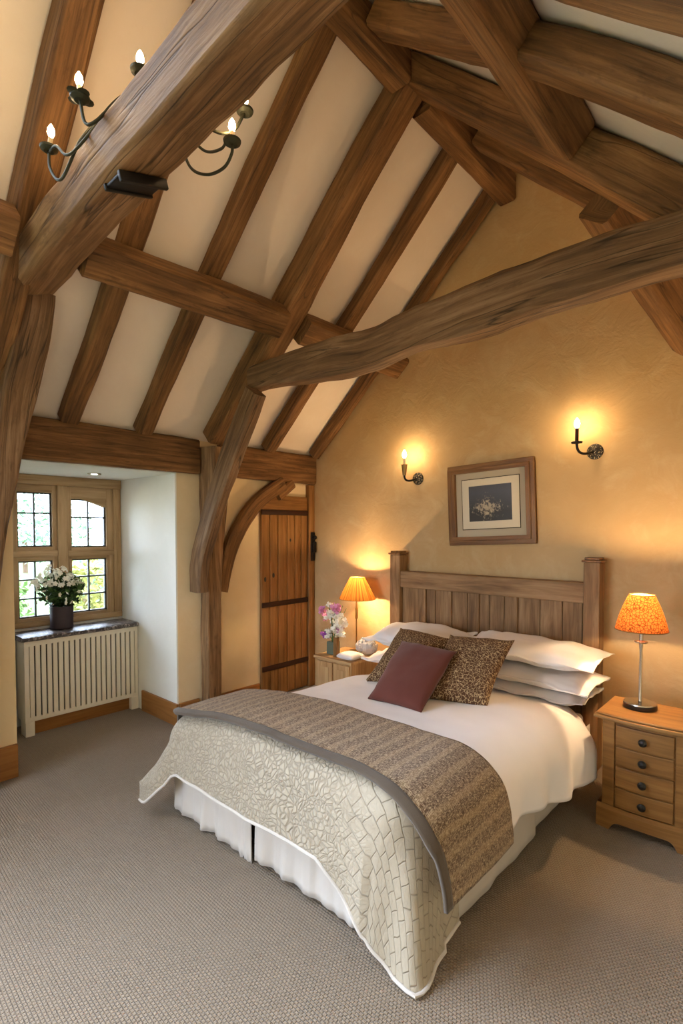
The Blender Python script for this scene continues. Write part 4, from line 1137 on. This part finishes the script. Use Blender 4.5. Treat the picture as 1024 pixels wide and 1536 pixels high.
# ------------------------------------------------------------------ chandelier on the near tie beam
ch = thing('candle_chandelier', (1.80, -2.60, 2.94), 'iron candle chandelier with glowing bulbs on the nearest tie beam', 'chandelier')
MB().lathe([(.0005, -.02), (.05, -.02), (.05, .0), (.02, .02), (.016, .09), (.03, .11), (.0005, .13)], (1.80, -2.60, 2.995), 16, cap=False).build('hub', M['iron_green'], ch)
hub = V((1.80, -2.60, 3.05))
CAND = [  # arm control points ending at the drip pan, bulb offset, extra scroll
    ([(1.66, -2.69, 2.985), (1.60, -2.755, 2.89), (1.517, -2.79, 2.775), (1.44, -2.80, 2.84), (1.43, -2.80, 2.915)], (.05, 0, .075), [(1.43, -2.80, 2.905), (1.50, -2.80, 2.895), (1.565, -2.79, 2.838), (1.62, -2.765, 2.86), (1.70, -2.70, 2.98)]),
    ([(1.78, -2.69, 2.985), (1.758, -2.765, 2.875), (1.725, -2.79, 2.87), (1.71, -2.80, 2.95)], (-.01, 0, .10), None),
    ([(1.83, -2.64, 2.99), (1.85, -2.66, 3.01), (1.853, -2.66, 3.045)], (.003, 0, .055), None),
    ([(1.72, -2.44, 3.02), (1.742, -2.40, 2.913), (1.854, -2.40, 2.834), (1.959, -2.40, 2.811), (2.008, -2.40, 2.838), (2.012, -2.40, 2.875)], (0, 0, .085), [(2.012, -2.40, 2.872), (1.985, -2.40, 2.905), (1.948, -2.40, 2.885), (1.855, -2.41, 2.916), (1.79, -2.45, 3.0)]),
    ([(1.90, -2.48, 2.97), (1.96, -2.42, 2.925), (1.985, -2.37, 2.95), (1.995, -2.33, 3.03)], (0, 0, .05), None),
]
for i, (pp_, bo, scr) in enumerate(CAND):
    c_ = V(pp_[-1])
    MB().tube(catmull([hub] + pp_, 48), .0055, 8).build('arm', M['iron_green'], ch)
    if scr: MB().tube(catmull(scr, 30), .005, 8).build('scroll', M['iron_green'], ch)
    pan = MB().lathe([(.0005, -.006), (.018, -.008), (.030, .0), (.032, .007), (.024, .006), (.0005, .004)], c_, 18, cap=False)
    if i == 1:
        for k in range(4):
            a = k * 1.7; leaf_c = c_ + V((.028 * math.cos(a), .028 * math.sin(a), .006)); pan.lathe([(.0005, -.003), (.02, 0), (.0005, .003)], leaf_c, 10, cap=False)
    pan.build('drip_pan', M['iron_green'], ch)
    top = c_ + V(bo) * .45
    MB().tube([c_ + V((0, 0, .004)), top], .008, 10).build('candle_tube', M['candle'], ch)
    MB().lathe([(.0005, 0), (.008, .003), (.013, .016), (.011, .030), (.005, .042), (.0005, .048)], top, 14, cap=False).build('bulb', M['bulb_chand'], ch)

# ------------------------------------------------------------------ daylight
wd = bpy.data.worlds.new('overcast sky'); SC.world = wd; wd.use_nodes = True
bg = wd.node_tree.nodes['Background']; bg.inputs[0].default_value = (.74, .88, 1.10, 1); bg.inputs[1].default_value = 12.0
def portal(name, loc, rot, sx, sy):
    l = bpy.data.lights.new(name, 'AREA'); l.shape = 'RECTANGLE'; l.size = sx; l.size_y = sy; l.cycles.is_portal = True
    o = bpy.data.objects.new(name, l); COL.objects.link(o); o.location = loc; o.rotation_euler = rot
portal('window_portal', (WX - .05, -1.9, 1.32), (0, -PI / 2, 0), 1.3, 1.1)
portal('window_portal', (-.32, (NW0 + NW1) / 2, 1.24), (0, -PI / 2, 0), 1.7, 2.4)
portal('added_rooflight_portal', ((SKX[0] + SKX[1]) / 2, (SKY[0] + SKY[1]) / 2, zs((SKX[0] + SKX[1]) / 2) + .16), (0, -math.atan(K), 0), (SKX[1] - SKX[0]) * math.sqrt(1 + K * K) + .1, SKY[1] - SKY[0] + .1)
for a, b in FW: portal('window_portal', ((a + b) / 2, FY - .32, 1.4), (PI / 2, 0, 0), b - a + .1, 1.4)

# give single-mesh things an origin at their own base
for o in list(SC.objects):
    if o.type == 'MESH' and o.parent is None:
        vs = [v.co for v in o.data.vertices]
        c = V(((min(v.x for v in vs) + max(v.x for v in vs)) / 2, (min(v.y for v in vs) + max(v.y for v in vs)) / 2, min(v.z for v in vs)))
        kids = list(o.children)
        o.data.transform(Matrix.Translation(-c)); o.location = c
        for k in kids: k.matrix_parent_inverse = Matrix.Translation(-c)

SC.view_settings.view_transform = 'Standard'
SC.view_settings.look = 'None'
SC.view_settings.exposure = 1.02
SC.view_settings.gamma = 1.0
SC.view_settings.use_curve_mapping = False
SC.cycles.use_denoising = True
SC.cycles.max_bounces = 8
SC.cycles.diffuse_bounces = 5
SC.cycles.sample_clamp_indirect = 6
SC.cycles.use_light_tree = True
